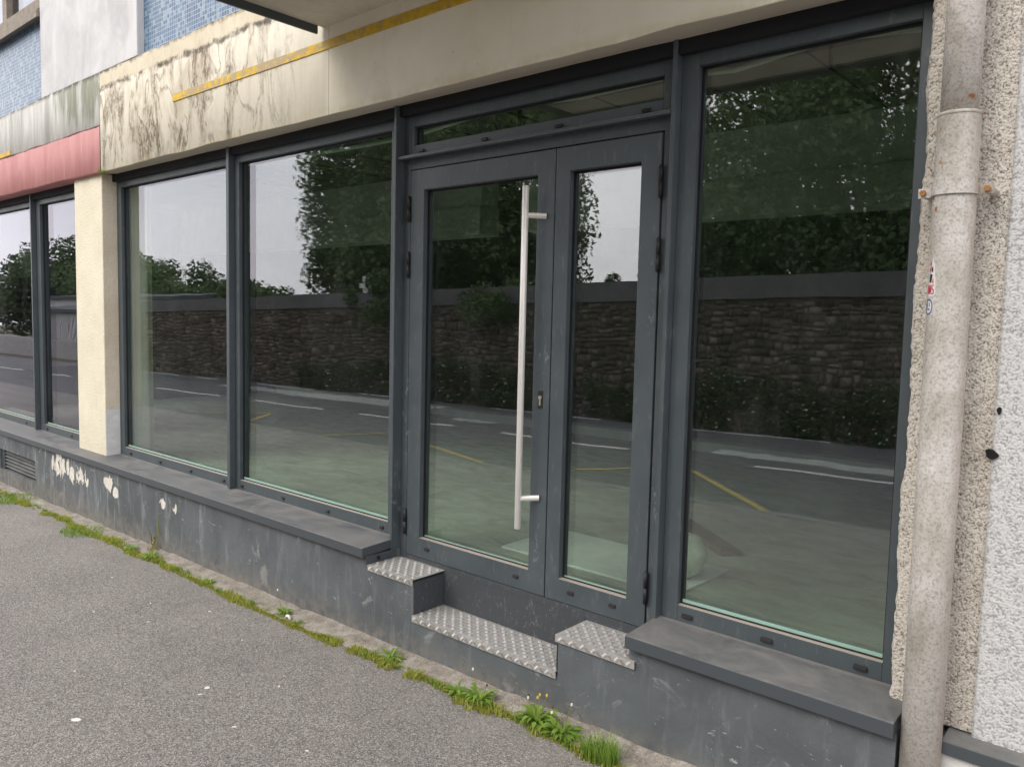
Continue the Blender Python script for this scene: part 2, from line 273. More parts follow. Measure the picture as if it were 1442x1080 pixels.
# glazing: fresnel-like mirror over slightly green clear glass, faint dust film
def glass(name, tint, r0, dust):
    k = N(name); lw = k.n('ShaderNodeLayerWeight'); lw.inputs[0].default_value = .5
    wav = k.bump(k.noise(k.vec((1, 1, .7)), 1.6, 2, .4), .06, .02); k.put(lw.inputs['Normal'], wav)
    fr = k.ma('ADD', r0, k.ma('MULTIPLY', k.ma('POWER', lw.outputs['Facing'], 5), 1-r0))
    g = k.n('ShaderNodeBsdfGlossy'); g.inputs['Roughness'].default_value = 0.0; g.inputs['Color'].default_value = (.93, .92, 1.0, 1); k.put(g.inputs['Normal'], wav)
    t = k.n('ShaderNodeBsdfTransparent'); t.inputs['Color'].default_value = (*tint, 1)
    m1 = k.n('ShaderNodeMixShader'); k.put(m1.inputs[0], fr); k.L.new(t.outputs[0], m1.inputs[1]); k.L.new(g.outputs[0], m1.inputs[2])
    d = k.n('ShaderNodeBsdfDiffuse'); d.inputs['Color'].default_value = (.62, .62, .60, 1)
    x, y, z = k.xyz(); dn = k.noise(k.vec((1, 1, .35)), 5, 7, .7, .5); sp = k.step(k.noise(k.P, 45, 3, .6), .70, .78)
    df = k.ma('ADD', k.ma('MULTIPLY', k.step(dn, .50, .76), dust), k.ma('MULTIPLY', sp, dust*1.6))
    m2 = k.n('ShaderNodeMixShader'); k.put(m2.inputs[0], df); k.L.new(m1.outputs[0], m2.inputs[1]); k.L.new(d.outputs[0], m2.inputs[2])
    k.L.new(m2.outputs[0], k.out.inputs[0]); M[name] = k.m
glass('glazing', (.85, .93, .87), .14, .020)
glass('glazing_dusty', (.66, .70, .70), .14, .03)
plain('glass_edge', (.30, .47, .41), .3, .1)
# plants
def leafmat(name, lo, hi):
    k = N(name); at = k.n('ShaderNodeAttribute'); at.attribute_name = 'tone'
    q = k.n('ShaderNodeBsdfPrincipled'); c = k.ramp(at.outputs['Fac'], (0, lo), (1, hi)); k.put(q.inputs['Base Color'], c); q.inputs['Roughness'].default_value = .55; q.inputs['Specular IOR Level'].default_value = .3
    tr = k.n('ShaderNodeBsdfTranslucent'); k.put(tr.inputs['Color'], c); m = k.n('ShaderNodeMixShader'); m.inputs[0].default_value = .3
    k.L.new(q.outputs[0], m.inputs[1]); k.L.new(tr.outputs[0], m.inputs[2]); k.L.new(m.outputs[0], k.out.inputs[0]); M[name] = k.m
leafmat('leaf_dark', (.035, .065, .025), (.11, .17, .06)); leafmat('leaf_mid', (.04, .075, .022), (.11, .17, .055))
leafmat('leaf_weed', (.14, .25, .03), (.33, .48, .09)); leafmat('moss_leaf', (.26, .28, .04), (.52, .54, .10)); leafmat('leaf_hedge', (.03, .05, .02), (.10, .13, .06))
leafmat('dry_stem', (.30, .22, .11), (.48, .38, .22)); plain('flower_white', (.75, .73, .68), .7); plain('flower_yellow', (.70, .48, .03), .7)
plain('bark', (.09, .07, .05), .95, .3, 10)
k = N('rubble'); at = k.n('ShaderNodeAttribute'); at.attribute_name = 'tone'; c = k.ramp(at.outputs['Fac'], (0, (.05, .040, .031)), (.5, (.105, .085, .066)), (1, (.20, .168, .135)))
c = k.mix(k.step(k.noise(k.P, 4, 6, .7), .5, .72), c, (.07, .07, .055)); M['rubble'] = k.done(c, .95, k.bump(k.noise(k.P, 30, 5), .5, .01), .2)
plain('mortar', (.13, .112, .09), .95, .3, 5); plain('coping_cement', (.105, .10, .10), .9, .2, 2)
plain('corrugated', (.50, .50, .48), .6, .1, 3); plain('dark_roof', (.06, .065, .07), .8, .2, 2); plain('grey_render', (.34, .33, .31), .9, .2, 3); plain('lilac_panel', (.52, .52, .66), .7, .1, 3)

# ------------------------------------------------------------------ mesh helpers
class MB:
    def __init__(s): s.v = []; s.f = []
    def add(s, vs, fs):
        o = len(s.v); s.v += [tuple(p) for p in vs]; s.f += [tuple(i+o for i in f) for f in fs]; return s
    def box(s, x0, x1, y0, y1, z0, z1):
        return s.add([(x0, y0, z0), (x1, y0, z0), (x1, y1, z0), (x0, y1, z0), (x0, y0, z1), (x1, y0, z1), (x1, y1, z1), (x0, y1, z1)],
                     [(0, 3, 2, 1), (4, 5, 6, 7), (0, 1, 5, 4), (1, 2, 6, 5), (2, 3, 7, 6), (3, 0, 4, 7)])
    def prism(s, prof, x0, x1):      # profile of (y, z) counter-clockwise seen from +X
        n = len(prof); s.add([(x0, y, z) for y, z in prof] + [(x1, y, z) for y, z in prof],
              [tuple(range(n-1, -1, -1)), tuple(range(n, 2*n))] + [(i, (i+1) % n, n+(i+1) % n, n+i) for i in range(n)]); return s
    def tube(s, pts, rad, n=14, cap=True):
        pts = [Vector(p) for p in pts]; rad = rad if isinstance(rad, (list, tuple)) else [rad]*len(pts); vs = []; fs = []
        ref = None
        for i, p in enumerate(pts):
            t = (pts[min(i+1, len(pts)-1)] - pts[max(i-1, 0)]).normalized()
            if ref is None: ref = Vector((0, 0, 1)) if abs(t.z) < .9 else Vector((1, 0, 0))
            a = t.cross(ref).normalized(); b = a.cross(t).normalized(); ref = b
            for j in range(n):
                q = 2*math.pi*j/n; vs.append(p + (a*math.cos(q) + b*math.sin(q))*rad[i])
        for i in range(len(pts)-1):
            for j in range(n): fs.append((i*n+j, i*n+(j+1) % n, (i+1)*n+(j+1) % n, (i+1)*n+j))
        if cap: fs += [tuple(range(n-1, -1, -1)), tuple((len(pts)-1)*n+j for j in range(n))]
        return s.add(vs, fs)
    def build(s, name, mat, parent=None, bevel=0, smooth=False):
        me = bpy.data.meshes.new(name); me.from_pydata(s.v, [], s.f)
        bm = bmesh.new(); bm.from_mesh(me)
        bmesh.ops.recalc_face_normals(bm, faces=bm.faces)
        if bevel: bmesh.ops.bevel(bm, geom=[e for e in bm.edges if len(e.link_faces) == 2 and e.calc_face_angle(0) > .6], offset=bevel, segments=2, affect='EDGES', profile=.6)
        if smooth:
            for f in bm.faces: f.smooth = len(f.verts) <= 4
        bm.to_mesh(me); bm.free()
        me.materials.append(M[mat]); return link(name, me, parent)
def link(name, me, parent=None):
    o = bpy.data.objects.new(name, me); COL.objects.link(o)
    if parent is not None: setp(o, parent)
    return o
def setp(o, parent):
    o.parent = parent; off = parent.location if parent.parent is None else Vector((0, 0, 0))
    o.matrix_parent_inverse = Matrix.Translation(-off)
def empty(name, loc): o = bpy.data.objects.new(name, None); o.location = loc; o.empty_display_size = .2; COL.objects.link(o); return o
def tag(o, label=None, cat=None, group=None, kind=None):
    if label: o['label'] = label
    if cat: o['category'] = cat
    if group: o['group'] = group
    if kind: o['kind'] = kind
    return o
def raw(name, V, F, mat, parent=None, tone=None, attr='tone', smooth=False):
    me = bpy.data.meshes.new(name); V = np.asarray(V, np.float32); F = np.asarray(F, np.int32); nf, w = F.shape
    me.vertices.add(len(V)); me.vertices.foreach_set('co', V.ravel()); me.loops.add(nf*w); me.loops.foreach_set('vertex_index', F.ravel())
    me.polygons.add(nf); me.polygons.foreach_set('loop_start', np.arange(0, nf*w, w, dtype=np.int32)); me.polygons.foreach_set('loop_total', np.full(nf, w, np.int32))
    if smooth: me.polygons.foreach_set('use_smooth', np.ones(nf, bool))
    me.update(calc_edges=True)
    if tone is not None:
        a = me.attributes.new(attr, 'FLOAT', 'POINT'); a.data.foreach_set('value', np.asarray(tone, np.float32))
    me.materials.append(M[mat]); return link(name, me, parent)
def vnoise(x, z, seed):
    r = np.random.default_rng(seed).random((256, 256)); xi = np.floor(x).astype(int); zi = np.floor(z).astype(int); fx = x-xi; fz = z-zi
    fx = fx*fx*(3-2*fx); fz = fz*fz*(3-2*fz); g = lambda a, b: r[a % 256, b % 256]
    return (g(xi, zi)*(1-fx)+g(xi+1, zi)*fx)*(1-fz) + (g(xi, zi+1)*(1-fx)+g(xi+1, zi+1)*fx)*fz
SL = .0145
def gz(x, y=0): return -.02 + SL*(x+2.5)          # pavement height
def rz(x): return -.135 + SL*(x+2.5)              # road height

# ------------------------------------------------------------------ ground, pavement, road
def sheet(name, x0, x1, y0, y1, zf, mat, nx=2, parent=None):
    xs = np.linspace(x0, x1, nx); V = [(x, y, zf(x)) for x in xs for y in (y0, y1)]
    F = [(2*i, 2*i+2, 2*i+3, 2*i+1) for i in range(nx-1)]; return raw(name, V, F, mat, parent)
g = sheet('ground', -420, 420, -420, 420, lambda x: -.30 + SL*(x+2.5), 'earth'); g['kind'] = 'structure'
road = sheet('road', -130, 60, -10.9, -4.36, rz, 'asphalt_road'); road['kind'] = 'structure'
pav = sheet('pavement', -60, 25, -4.22, .3, gz, 'asphalt_pavement'); pav['kind'] = 'structure'
kerb = empty('kerb', (-6, -4.29, rz(-6))); kerb['kind'] = 'structure'
k0 = None
for i in range(42):
    x = -34 + i*1.0
    m = MB(); z0 = rz(x)-.1; z1 = gz(x+.5)+.004
    m.box(x+.004, x+.996, -4.36, -4.21, z0, z1).build('kerb_stone', 'kerb_stone', kerb, .012)
def mark(parent, name, x0, y0, x1, y1, w, mat, dz=.004):
    d = Vector((x1-x0, y1-y0)).normalized(); n = Vector((-d.y, d.x))*w/2
    P = [(x0+n.x, y0+n.y), (x1+n.x, y1+n.y), (x1-n.x, y1-n.y), (x0-n.x, y0-n.y)]
    return raw(name, [(x, y, rz(x)+dz) for x, y in P], [(0, 1, 2, 3)], mat, parent)
for x0, x1 in ((-2.83, -4.66), (-6.75, -9.4), (-10.6, -13.4), (-14.7, -17.5), (-19.2, -22.7), (-24.4, -27.2), (-29, -31.8), (.9, -1.2), (-33.6, -36.4)):
    mark(road, 'lane_line', x0, -7.38, x1, -7.36, .11, 'white_marking')
for x0, x1 in ((-4.7, -7.37), (-9.37, -12.45), (-14.5, -17.5), (-19.4, -22.4), (-25, -26.4), (-27.5, -30.5), (-.2, -3)):
    mark(road, 'edge_line', x0, -10.42, x1, -10.44, .12, 'white_marking')
zz_ = [(-3.12, -4.55), (-5.1, -6.45), (-5.75, -5.95), (-6.8, -4.6), (-10.65, -5.95), (-11.4, -4.35), (-13.7, -4.95), (-14.7, -6.05), (-16.25, -4.95)]
for a, b in zip(zz_[:-1], zz_[1:]): mark(road, 'zigzag_line', a[0], a[1], b[0], b[1], .075, 'yellow_marking', .008)

k = N('pale_patch'); n = k.noise(k.P, 9, 6, .7); M['pale_patch'] = k.done(k.ramp(n, (.35, (.24, .25, .24)), (.65, (.40, .42, .40))), .85)
def road_patch(x0, x1, ya, yb, yc, yd, seed):      # ragged pale repair strip along the road; y at x0: ya..yb, at x1: yc..yd
    xs = np.linspace(x0, x1, 60); V = []
    for x in xs:
        t = (x-x0)/(x1-x0); a = ya+(yc-ya)*t; b = yb+(yd-yb)*t; e = lambda q: (vnoise(np.array([x*5+80]), np.array([q]), seed)[0]-.5)*.14
        V += [(x, a+e(1.), rz(x)+.003), (x, b+e(7.), rz(x)+.003)]
    raw('repair_patch', V, [(2*i, 2*i+2, 2*i+3, 2*i+1) for i in range(59)], 'pale_patch', road)
road_patch(-5.7, 1.0, -8.05, -8.48, -7.7, -8.15, 41); road_patch(-11.5, -10.4, -8.08, -8.5, -8.15, -8.4, 42); road_patch(-22.5, -13.2, -9.0, -9.7, -8.8, -9.9, 43)
# ------------------------------------------------------------------ the shop building
B = empty('shop_building', (-4.5, .3, 0))
tag(B, 'vacant shop with grey framed windows, cream stained lintel and blue mosaic upper wall', 'building')
YF = 0.0
# plinth with the cut-out of the entrance steps
p = MB(); PY = -.225
p.box(-10.6, -9.74, PY, .12, -.3, .436).box(-9.74, -8.67, PY, .12, -.3, .045).box(-9.74, -8.67, PY, .12, .262, .436).box(-9.74, -8.67, -.10, .12, .045, .262)
p.box(-8.67, -3.466, PY, .12, -.3, .436).box(-3.466, -3.091, PY, .0, -.3, .372).box(-3.091, -2.118, PY, 0, -.3, .180).box(-2.118, -1.745, PY, 0, -.3, .352).box(-1.745, -.70, PY, .12, -.3, .436)
p.build('plinth_wall', 'plinth_paint', B)
# vent grille in the plinth
gr = MB().box(-9.735, -9.66, -.205, -.17, .05, .257).box(-8.70, -8.675, -.205, -.17, .05, .257).box(-9.66, -8.70, -.135, -.13, .05, .257).build('vent_grille', 'sill_metal', B)
for i in range(5):
    z = .075 + i*.036; MB().prism([(-.205, z), (-.202, z-.004), (-.15, z+.022), (-.153, z+.028)], -9.66, -8.70).build('slat', 'sill_metal', gr)
# sills
def sill(x0, x1, yb=.0):
    return MB().prism([(-.268, .434), (-.262, .434), (-.258, .436), (yb, .452), (yb, .503), (-.262, .489), (-.268, .486)], x0, x1).build('window_sill', 'sill_metal', B, .003)
sl1 = sill(-10.6, -3.470); sill(-1.742, -.70)
MB().box(-3.4650, -3.4615, -.245, -.004, .396, .440).build('sill_end_plate', 'sill_metal', sl1)
MB().tube([(-3.462, -.16, .418), (-3.452, -.16, .418)], [.012, .009], 10).build('rubber_stop', 'rubber', sl1)
MB().prism([(-.19, .405), (.0, .42), (.0, .462), (-.19, .448)], -.575, 1.4).build('window_sill', 'sill_metal', B, .003)
MB().box(-.70, 1.4, -.165, .2, -.3, .405).build('plinth_wall', 'bare_plaster', B)
# small steps in aluminium tread plate
def tread(x0, x1, z, name='step'):
    y0 = -.236; t = MB(); t.prism([(y0, z-.034), (y0+.004, z-.034), (y0+.004, z-.004), (-.001, z-.004), (-.001, z), (y0, z-.001)], x0, x1)
    o = t.build('step', 'tread_plate', B)
    V = []; F = []; c = .0300
    def bar(cx, cy, ang, L, wd, face):
        a, b = math.cos(ang), math.sin(ang); o_ = len(V); h = .0042
        for (u, w_, hh) in ((-L, 0, 0), (0, -wd, 0), (L, 0, 0), (0, wd, 0), (-L*.55, 0, h), (L*.55, 0, h)):
            px = cx + u*a - w_*b; py = cy + u*b + w_*a
            V.append((px, py, z + .0003 + hh) if face == 0 else (px, y0 - .0003 - hh, py))
        for f in ((0, 1, 4), (1, 5, 4), (1, 2, 5), (2, 3, 5), (3, 4, 5), (3, 0, 4)): F.append(tuple(o_+i for i in (f if face == 0 else f)))
    nx = int((x1-x0)/c); cx0 = (x0+x1)/2 - nx*c/2
    for i in range(nx):
        for j in range(7):
            ang = R(45) if (i+j) % 2 else R(-45); n_ = (-math.sin(ang), math.cos(ang))
            for q in range(4):
                off = (q-1.5)*.0060; x = cx0+(i+.5)*c+n_[0]*off; y = y0+.012+(j+.5)*c+n_[1]*off
                if x0+.012 < x < x1-.012 and y < -.012: bar(x, y, ang, .0122, .0026, 0)
        ang = R(45) if i % 2 else R(-45); n_ = (-math.sin(ang), math.cos(ang))
        for q in range(5):
            off = (q-2)*.0052; x = cx0+(i+.5)*c+n_[0]*off
            if x0+.014 < x < x1-.014: bar(x, z-.0175+n_[1]*off, ang, .0095, .0021, 1)
    tag(raw('tread_pattern', V, F, 'tread_bar', o), kind='stuff')
    return o
tread(-3.462, -3.088, .394); tread(-3.089, -2.122, .202); tread(-2.128, -1.712, .374)
MB().box(-3.088, -2.13, -.006, .03, .204, .384).build('step_riser', 'riser_sheet', B)
MB().box(-3.0905, -3.0865, -.226, -.008, .204, .372).build('step_riser', 'riser_sheet', B)
MB().box(-2.125, -2.121, -.226, -.008, .204, .351).build('step_riser', 'riser_sheet', B)

# ---- glazed front: frames
def pane(x0, x1, z0, z1, parent, mat='glazing', y=.034):
    o = MB().box(x0-.012, x1+.012, y, y+.024, z0-.012, z1+.012).build('glass_pane', mat, parent); return o
def caps(xs, z, parent, w=.03, mat='black_plastic'):
    for x in xs: MB().prism([(-.0015, z-.008), (-.012, z-.008), (-.010, z+.004), (-.0015, z+.009)], x-w/2, x+w/2).build('drain_cap', mat, parent, .002)
def frame_rect(x0, x1, z0, z1, wl, wr, wb, wtop, name, parent, y0=YF, y1=.075, mat='anthracite', bev=.003):
    """four mitred-looking profiles with a chamfered inner rebate, as one frame mesh"""
    m = MB()
    m.box(x0, x0+wl, y0, y1, z0, z1); m.box(x1-wr, x1, y0, y1, z0, z1)
    m.box(x0+wl, x1-wr, y0+.0006, y1-.001, z0, z0+wb); m.box(x0+wl, x1-wr, y0+.0006, y1-.001, z1-wtop, z1)
    return m.build(name, mat, parent, bev)
def bead(x0, x1, z0, z1, parent, th=.013):     # black gasket round the glass and green glass edge line at the bottom
    m = MB(); g_ = .009
    m.box(x0, x0+g_, .026, .034, z0, z1).box(x1-g_, x1, .026, .034, z0, z1).box(x0+g_, x1-g_, .026, .034, z1-g_, z1).box(x0+g_, x1-g_, .026, .0335, z0, z0+.006)
    m.build('gasket', 'rubber', parent)
    MB().box(x0+g_, x1-g_, .0296, .0338, z0+.0062, z0+.0062+th).build('spacer_bar', 'glass_edge', parent)
# left shop window, two lights
w1 = MB()
for a, b in ((-7.236, -7.150), (-5.400, -5.222), (-3.575, -3.484)): w1.box(a, b, 0, .075, .500, 2.94)
w1.box(-7.150, -5.400, .0006, .074, .500, .572).box(-5.222, -3.575, .0006, .074, .500, .572).box(-7.15, -5.400, .0006, .074, 2.822, 2.94).box(-5.222, -3.575, .0006, .074, 2.822, 2.94)
w1 = w1.build('shop_window', 'anthracite', B, .003); tag(w1, 'wide shop window left of the door with two panes')
MB().box(-5.309, -5.274, -.050, -.0005, .506, 2.935).build('mullion_cap', 'anthracite', w1, .003)
MB().box(-3.483, -3.465, -.062, .075, .400, 2.94).build('door_jamb', 'anthracite', B, .003)
for a, b in ((-7.150, -5.418), (-5.222, -3.575)): pane(a, b, .572, 2.822, w1); bead(a, b, .572, 2.822, w1)
caps((-7.018, -6.468, -5.95, -5.45, -5.19, -4.664, -4.158, -3.625), .532, w1)
# neighbouring window beyond the column
w0 = MB()
for a, b in ((-9.33, -9.085), (-7.93, -7.80), (-11.2, -11.1)): w0.box(a, b, 0, .075, .5, 2.94)
for a, b in ((-11.1, -9.33), (-9.085, -7.93)): w0.box(a, b, .0006, .074, .5, .572).box(a, b, .0006, .074, 2.822, 2.94)
w0 = w0.build('shop_window', 'anthracite', B, .003); tag(w0, 'shop window beyond the cream column')
MB().box(-9.215, -9.187, -.05, -.0005, .506, 2.935).build('mullion_cap', 'anthracite', w0, .003)
pane(-11.1, -9.33, .572, 2.822, w0, 'glazing_dusty'); pane(-9.085, -7.93, .572, 2.822, w0, 'glazing_dusty')
bead(-11.1, -9.33, .572, 2.822, w0); bead(-9.085, -7.93, .572, 2.822, w0)
caps((-9.62, -9.0, -8.35, -8.0), .532, w0)
# right shop window
w2 = frame_rect(-1.7315, -.74, .500, 2.94, .0775, .078, .072, .118, 'shop_window', B); tag(w2, 'tall single pane shop window between the door and the downpipe')
pane(-1.654, -.818, .572, 2.822, w2); bead(-1.654, -.818, .572, 2.822, w2); caps((-1.603, -1.251, -.892), .532, w2, .048)
MB().box(-1.752, -1.732, -.046, .075, .400, 2.94).build('door_jamb', 'anthracite', B, .003)
# entrance frame, transom light, two leaves
fr = MB().box(-3.4645, -3.412, .002, .075, .385, 2.94).box(-1.806, -1.7525, .002, .075, .385, 2.94).box(-3.412, -1.806, .003, .074, 2.585, 2.652).build('door_frame', 'anthracite', B, .002)
MB().prism([(-.050, 2.638), (-.047, 2.636), (.0, 2.640), (.0, 2.668), (-.050, 2.652)], -3.464, -1.753).build('drip_ledge', 'anthracite', fr, .002)
MB().box(-3.412, -1.798, -.001, .07, .30, .4195).build('threshold', 'riser_sheet', fr)
tw = frame_rect(-3.4115, -1.8065, 2.653, 2.94, .022, .012, .062, .125, 'transom_window', B, .004, .073); pane(-3.3895, -1.8185, 2.715, 2.815, tw); bead(-3.3895, -1.8185, 2.715, 2.815, tw, .001)
caps((-3.323, -2.849, -2.371, -1.897), 2.680, tw, .04)
def leaf(x0, x1, gx0, gx1, name, label):
    d = MB(); y0, y1 = -.004, .066; z0, z1, a, b = .422, 2.578, .534, 2.466
    d.add([(x0, y0, z0), (x1, y0, z0), (x1, y0, z1), (x0, y0, z1), (gx0, y0, a), (gx1, y0, a), (gx1, y0, b), (gx0, y0, b),
           (x0, y1, z0), (x1, y1, z0), (x1, y1, z1), (x0, y1, z1), (gx0, y1, a), (gx1, y1, a), (gx1, y1, b), (gx0, y1, b)],
          [(0, 1, 5, 4), (1, 2, 6, 5), (2, 3, 7, 6), (3, 0, 4, 7), (9, 8, 12, 13), (10, 9, 13, 14), (11, 10, 14, 15), (8, 11, 15, 12),
           (0, 8, 9, 1), (1, 9, 10, 2), (2, 10, 11, 3), (3, 11, 8, 0), (4, 5, 13, 12), (5, 6, 14, 13), (6, 7, 15, 14), (7, 4, 12, 15)])
    o = d.build(name, 'anthracite', B, .0035); tag(o, label)
    pane(gx0, gx1, a, b, o); bead(gx0, gx1, a, b, o, .005); return o
d1 = leaf(-3.4035, -2.3855, -3.296, -2.490, 'door_leaf', 'wide left door leaf with the long steel handle')
d2 = leaf(-2.3795, -1.812, -2.297, -1.912, 'door_leaf', 'narrow right door leaf')
caps((-3.228, -2.569), .482, d1, .036); caps((-2.223, -1.983), .482, d2, .036)
def hinge(x, z0, z1, parent):
    m = MB(); zm = (z0+z1)/2; m.tube([(x, -.012, z0), (x, -.012, zm-.002)], .010, 12).tube([(x, -.012, zm+.002), (x, -.012, z1)], .010, 12).tube([(x, -.012, z0-.004), (x, -.012, z1+.004)], .007, 10)
    m.build('hinge', 'black_plastic', parent, 0, True)
for a, b in ((2.305, 2.437), (1.995, 2.132), (.54, .68)): hinge(-3.409, a, b, d1); hinge(-1.8075, a, b, d2)
h = MB(); hx, hy = -2.497, -.084
h.tube([(hx, hy, .755), (hx, hy, .757), (hx, hy, 2.403), (hx, hy, 2.405)], [.0145, .0160, .0160, .0145], 24)
for z in (.906, 2.268): h.tube([(hx+.004, hy+.003, z), (-2.435, -.006, z), (-2.433, -.004, z)], [.0135, .0135, .017], 16)
h.build('pull_handle', 'steel', d1, 0, True)
lk = MB().box(-2.452, -2.424, -.0062, -.003, 1.345, 1.432).build('lock_plate', 'black_plastic', d1, .001)
lc = MB(); lc.tube([(-2.438, -.0062, 1.40), (-2.438, -.012, 1.40)], .0095, 14); lc.box(-2.4425, -2.4335, -.011, -.0062, 1.362, 1.395); lc.build('lock_cylinder', 'brass', d1)

# ---- column
COLY = -.125
c1 = MB().box(-7.83, -7.236, COLY, .30, .468, 2.93).build('column', 'cream_render', B, .006); tag(c1, 'cream rendered column between the shop windows')
MB().box(-7.2365, -7.2325, COLY+.004, -.001, .905, 2.929).build('side_render', 'cream_rough', c1)
MB().box(-7.2365, -7.2335, COLY+.004, -.001, .480, .903).build('bare_plaster', 'bare_plaster', c1)
# ---- lintel, neighbouring fascia, ledge, upper wall
YB = -.17
def wavy_beam(name, x0, x1, z0, z1, mat, parent, seed, y0=YB, y1=-.04, amp=.006, n=90, topy=None):
    """beam whose lower and upper arrises are chipped and uneven"""
    xs = np.linspace(x0, x1, n); a = (vnoise(xs*3+50, xs*0+seed, seed)-.5)*amp*2 + (vnoise(xs*17+50, xs*0+seed, seed+1)-.5)*amp*.7
    b = (vnoise(xs*5+90, xs*0+seed, seed+2)-.5)*amp*2 + (vnoise(xs*23+50, xs*0+seed, seed+3)-.5)*amp*1.5
    V = []; F = []
    for i, x in enumerate(xs):
        V += [(x, y1+a[i]*.8, z0+.004), (x, y0+.006, z0+a[i]), (x, y0, z0+.006+a[i]), (x, y0, z1-.010+b[i]), (x, y0+.012, z1+b[i]), (x, y1+.05, z1+.05)]
    w = 6
    for i in range(n-1):
        for j in range(w-1): F.append((i*w+j, (i+1)*w+j, (i+1)*w+j+1, i*w+j+1))
    o = raw(name, V, F, mat, parent)
    return o
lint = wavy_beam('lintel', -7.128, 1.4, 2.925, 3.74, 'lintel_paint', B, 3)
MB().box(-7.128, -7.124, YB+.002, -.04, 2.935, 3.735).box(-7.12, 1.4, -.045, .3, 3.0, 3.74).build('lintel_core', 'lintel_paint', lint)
fas = wavy_beam('fascia_band', -11.5, -7.132, 2.930, 3.308, 'pink_paint', B, 9, YB-.004, amp=.005); tag(fas, 'faded pink painted band')
up = wavy_beam('upper_band', -11.5, -7.132, 3.310, 3.745, 'algae_render', B, 13, YB, amp=.007)
MB().box(-11.5, -7.13, -.045, .3, 3.0, 3.74).build('lintel_core', 'recess_dark', lint)
MB().box(-11.5, -9.34, YB-.006, YB+.01, 3.318, 3.362).build('yellow_strip', 'yellow_strip', B, .002)
MB().box(-5.832, -1.35, YB-.007, YB+.01, 3.295, 3.347).build('yellow_strip', 'yellow_strip', B, .002)
for i in range(20):  # dark slats added inside to stand in for a dark reflection in this pane
    z = .62 + i*.078; MB().prism([(.115, z), (.113, z+.004), (.150, z+.030), (.152, z+.026)], -11.05, -9.36).build('reflection_slat', 'rubber', w0)
MB().box(-11.05, -9.36, .17, .18, .60, 2.2).build('reflection_backing', 'rubber', w0)
# head slot above the frames, coloured near black to deepen its shade
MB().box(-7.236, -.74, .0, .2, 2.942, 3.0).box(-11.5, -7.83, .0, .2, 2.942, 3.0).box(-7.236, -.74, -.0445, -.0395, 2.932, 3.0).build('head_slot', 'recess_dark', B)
MB().box(-7.234, -3.4835, -.037, -.0015, 2.872, 2.9385).build('head_shade_strip', 'recess_dark', B); MB().box(-3.464, -1.7525, -.037, -.0015, 2.872, 2.9385).build('head_shade_strip', 'recess_dark', B); MB().box(-1.7315, -.775, -.037, -.0015, 2.872, 2.9385).build('head_shade_strip', 'recess_dark', B); MB().box(-11.5, -7.832, -.037, -.0015, 2.872, 2.9385).build('head_shade_strip', 'recess_dark', B)  # matte black strips added to darken the shaded tops of the frames
# upper storey
MB().box(-8.72, -6.62, -.08, .3, 3.80, 6.4).build('white_pier', 'white_render', B, .008)
MB().box(-12.5, -8.722, -.022, .3, 3.76, 4.60).build('mosaic_panel', 'blue_mosaic', B); MB().box(-6.618, -3.2, -.022, .3, 3.76, 6.4).build('mosaic_panel', 'blue_mosaic', B)
uw = MB().prism([(-.11, 4.56), (-.02, 4.60), (-.02, 4.66), (-.11, 4.63)], -12.5, -8.724).box(-12.5, -8.724, -.07, .05, 4.661, 4.76).box(-8.85, -8.724, -.06, .05, 4.761, 6.4).box(-9.85, -9.72, -.06, .05, 4.761, 6.4).build('upper_window', 'window_timber', B, .006)
MB().box(-9.72, -8.85, .0, .02, 4.76, 6.4).build('glass_pane', 'glazing_dusty', uw); MB().box(-12.5, -9.85, .0, .02, 4.76, 6.4).build('glass_pane', 'glazing_dusty', uw)
MB().box(-12.5, -8.8, .18, .2, 4.7, 6.4).build('curtain', 'curtain', uw)
MB().box(-9.13, -9.07, .03, .09, 4.76, 6.4).build('inner_mullion', 'window_timber', uw)
MB().box(-3.2, 1.4, -.04, .3, 3.86, 6.4).build('upper_wall', 'white_render', B)
MB().box(-12.5, 1.4, -.2, 6, 6.4, 6.55).build('roof', 'concrete_soffit', B)
# canopy over the door
CAN = -2.15
cn_ = MB().box(-3.995, -1.30, CAN, YB+.004, 3.425, 3.60).build('canopy', 'concrete_soffit', B, .004)
MB().box(-4.012, -3.996, CAN-.02, YB-.035, 3.382, 3.615).build('fascia_trim', 'fascia_metal', cn_, .002)
MB().box(-1.299, -1.283, CAN-.02, YB-.035, 3.382, 3.615).build('fascia_trim', 'fascia_metal', cn_, .002)
MB().box(-3.995, -1.30, CAN-.016, CAN-.001, 3.382, 3.615).build('fascia_trim', 'fascia_metal', cn_, .002)
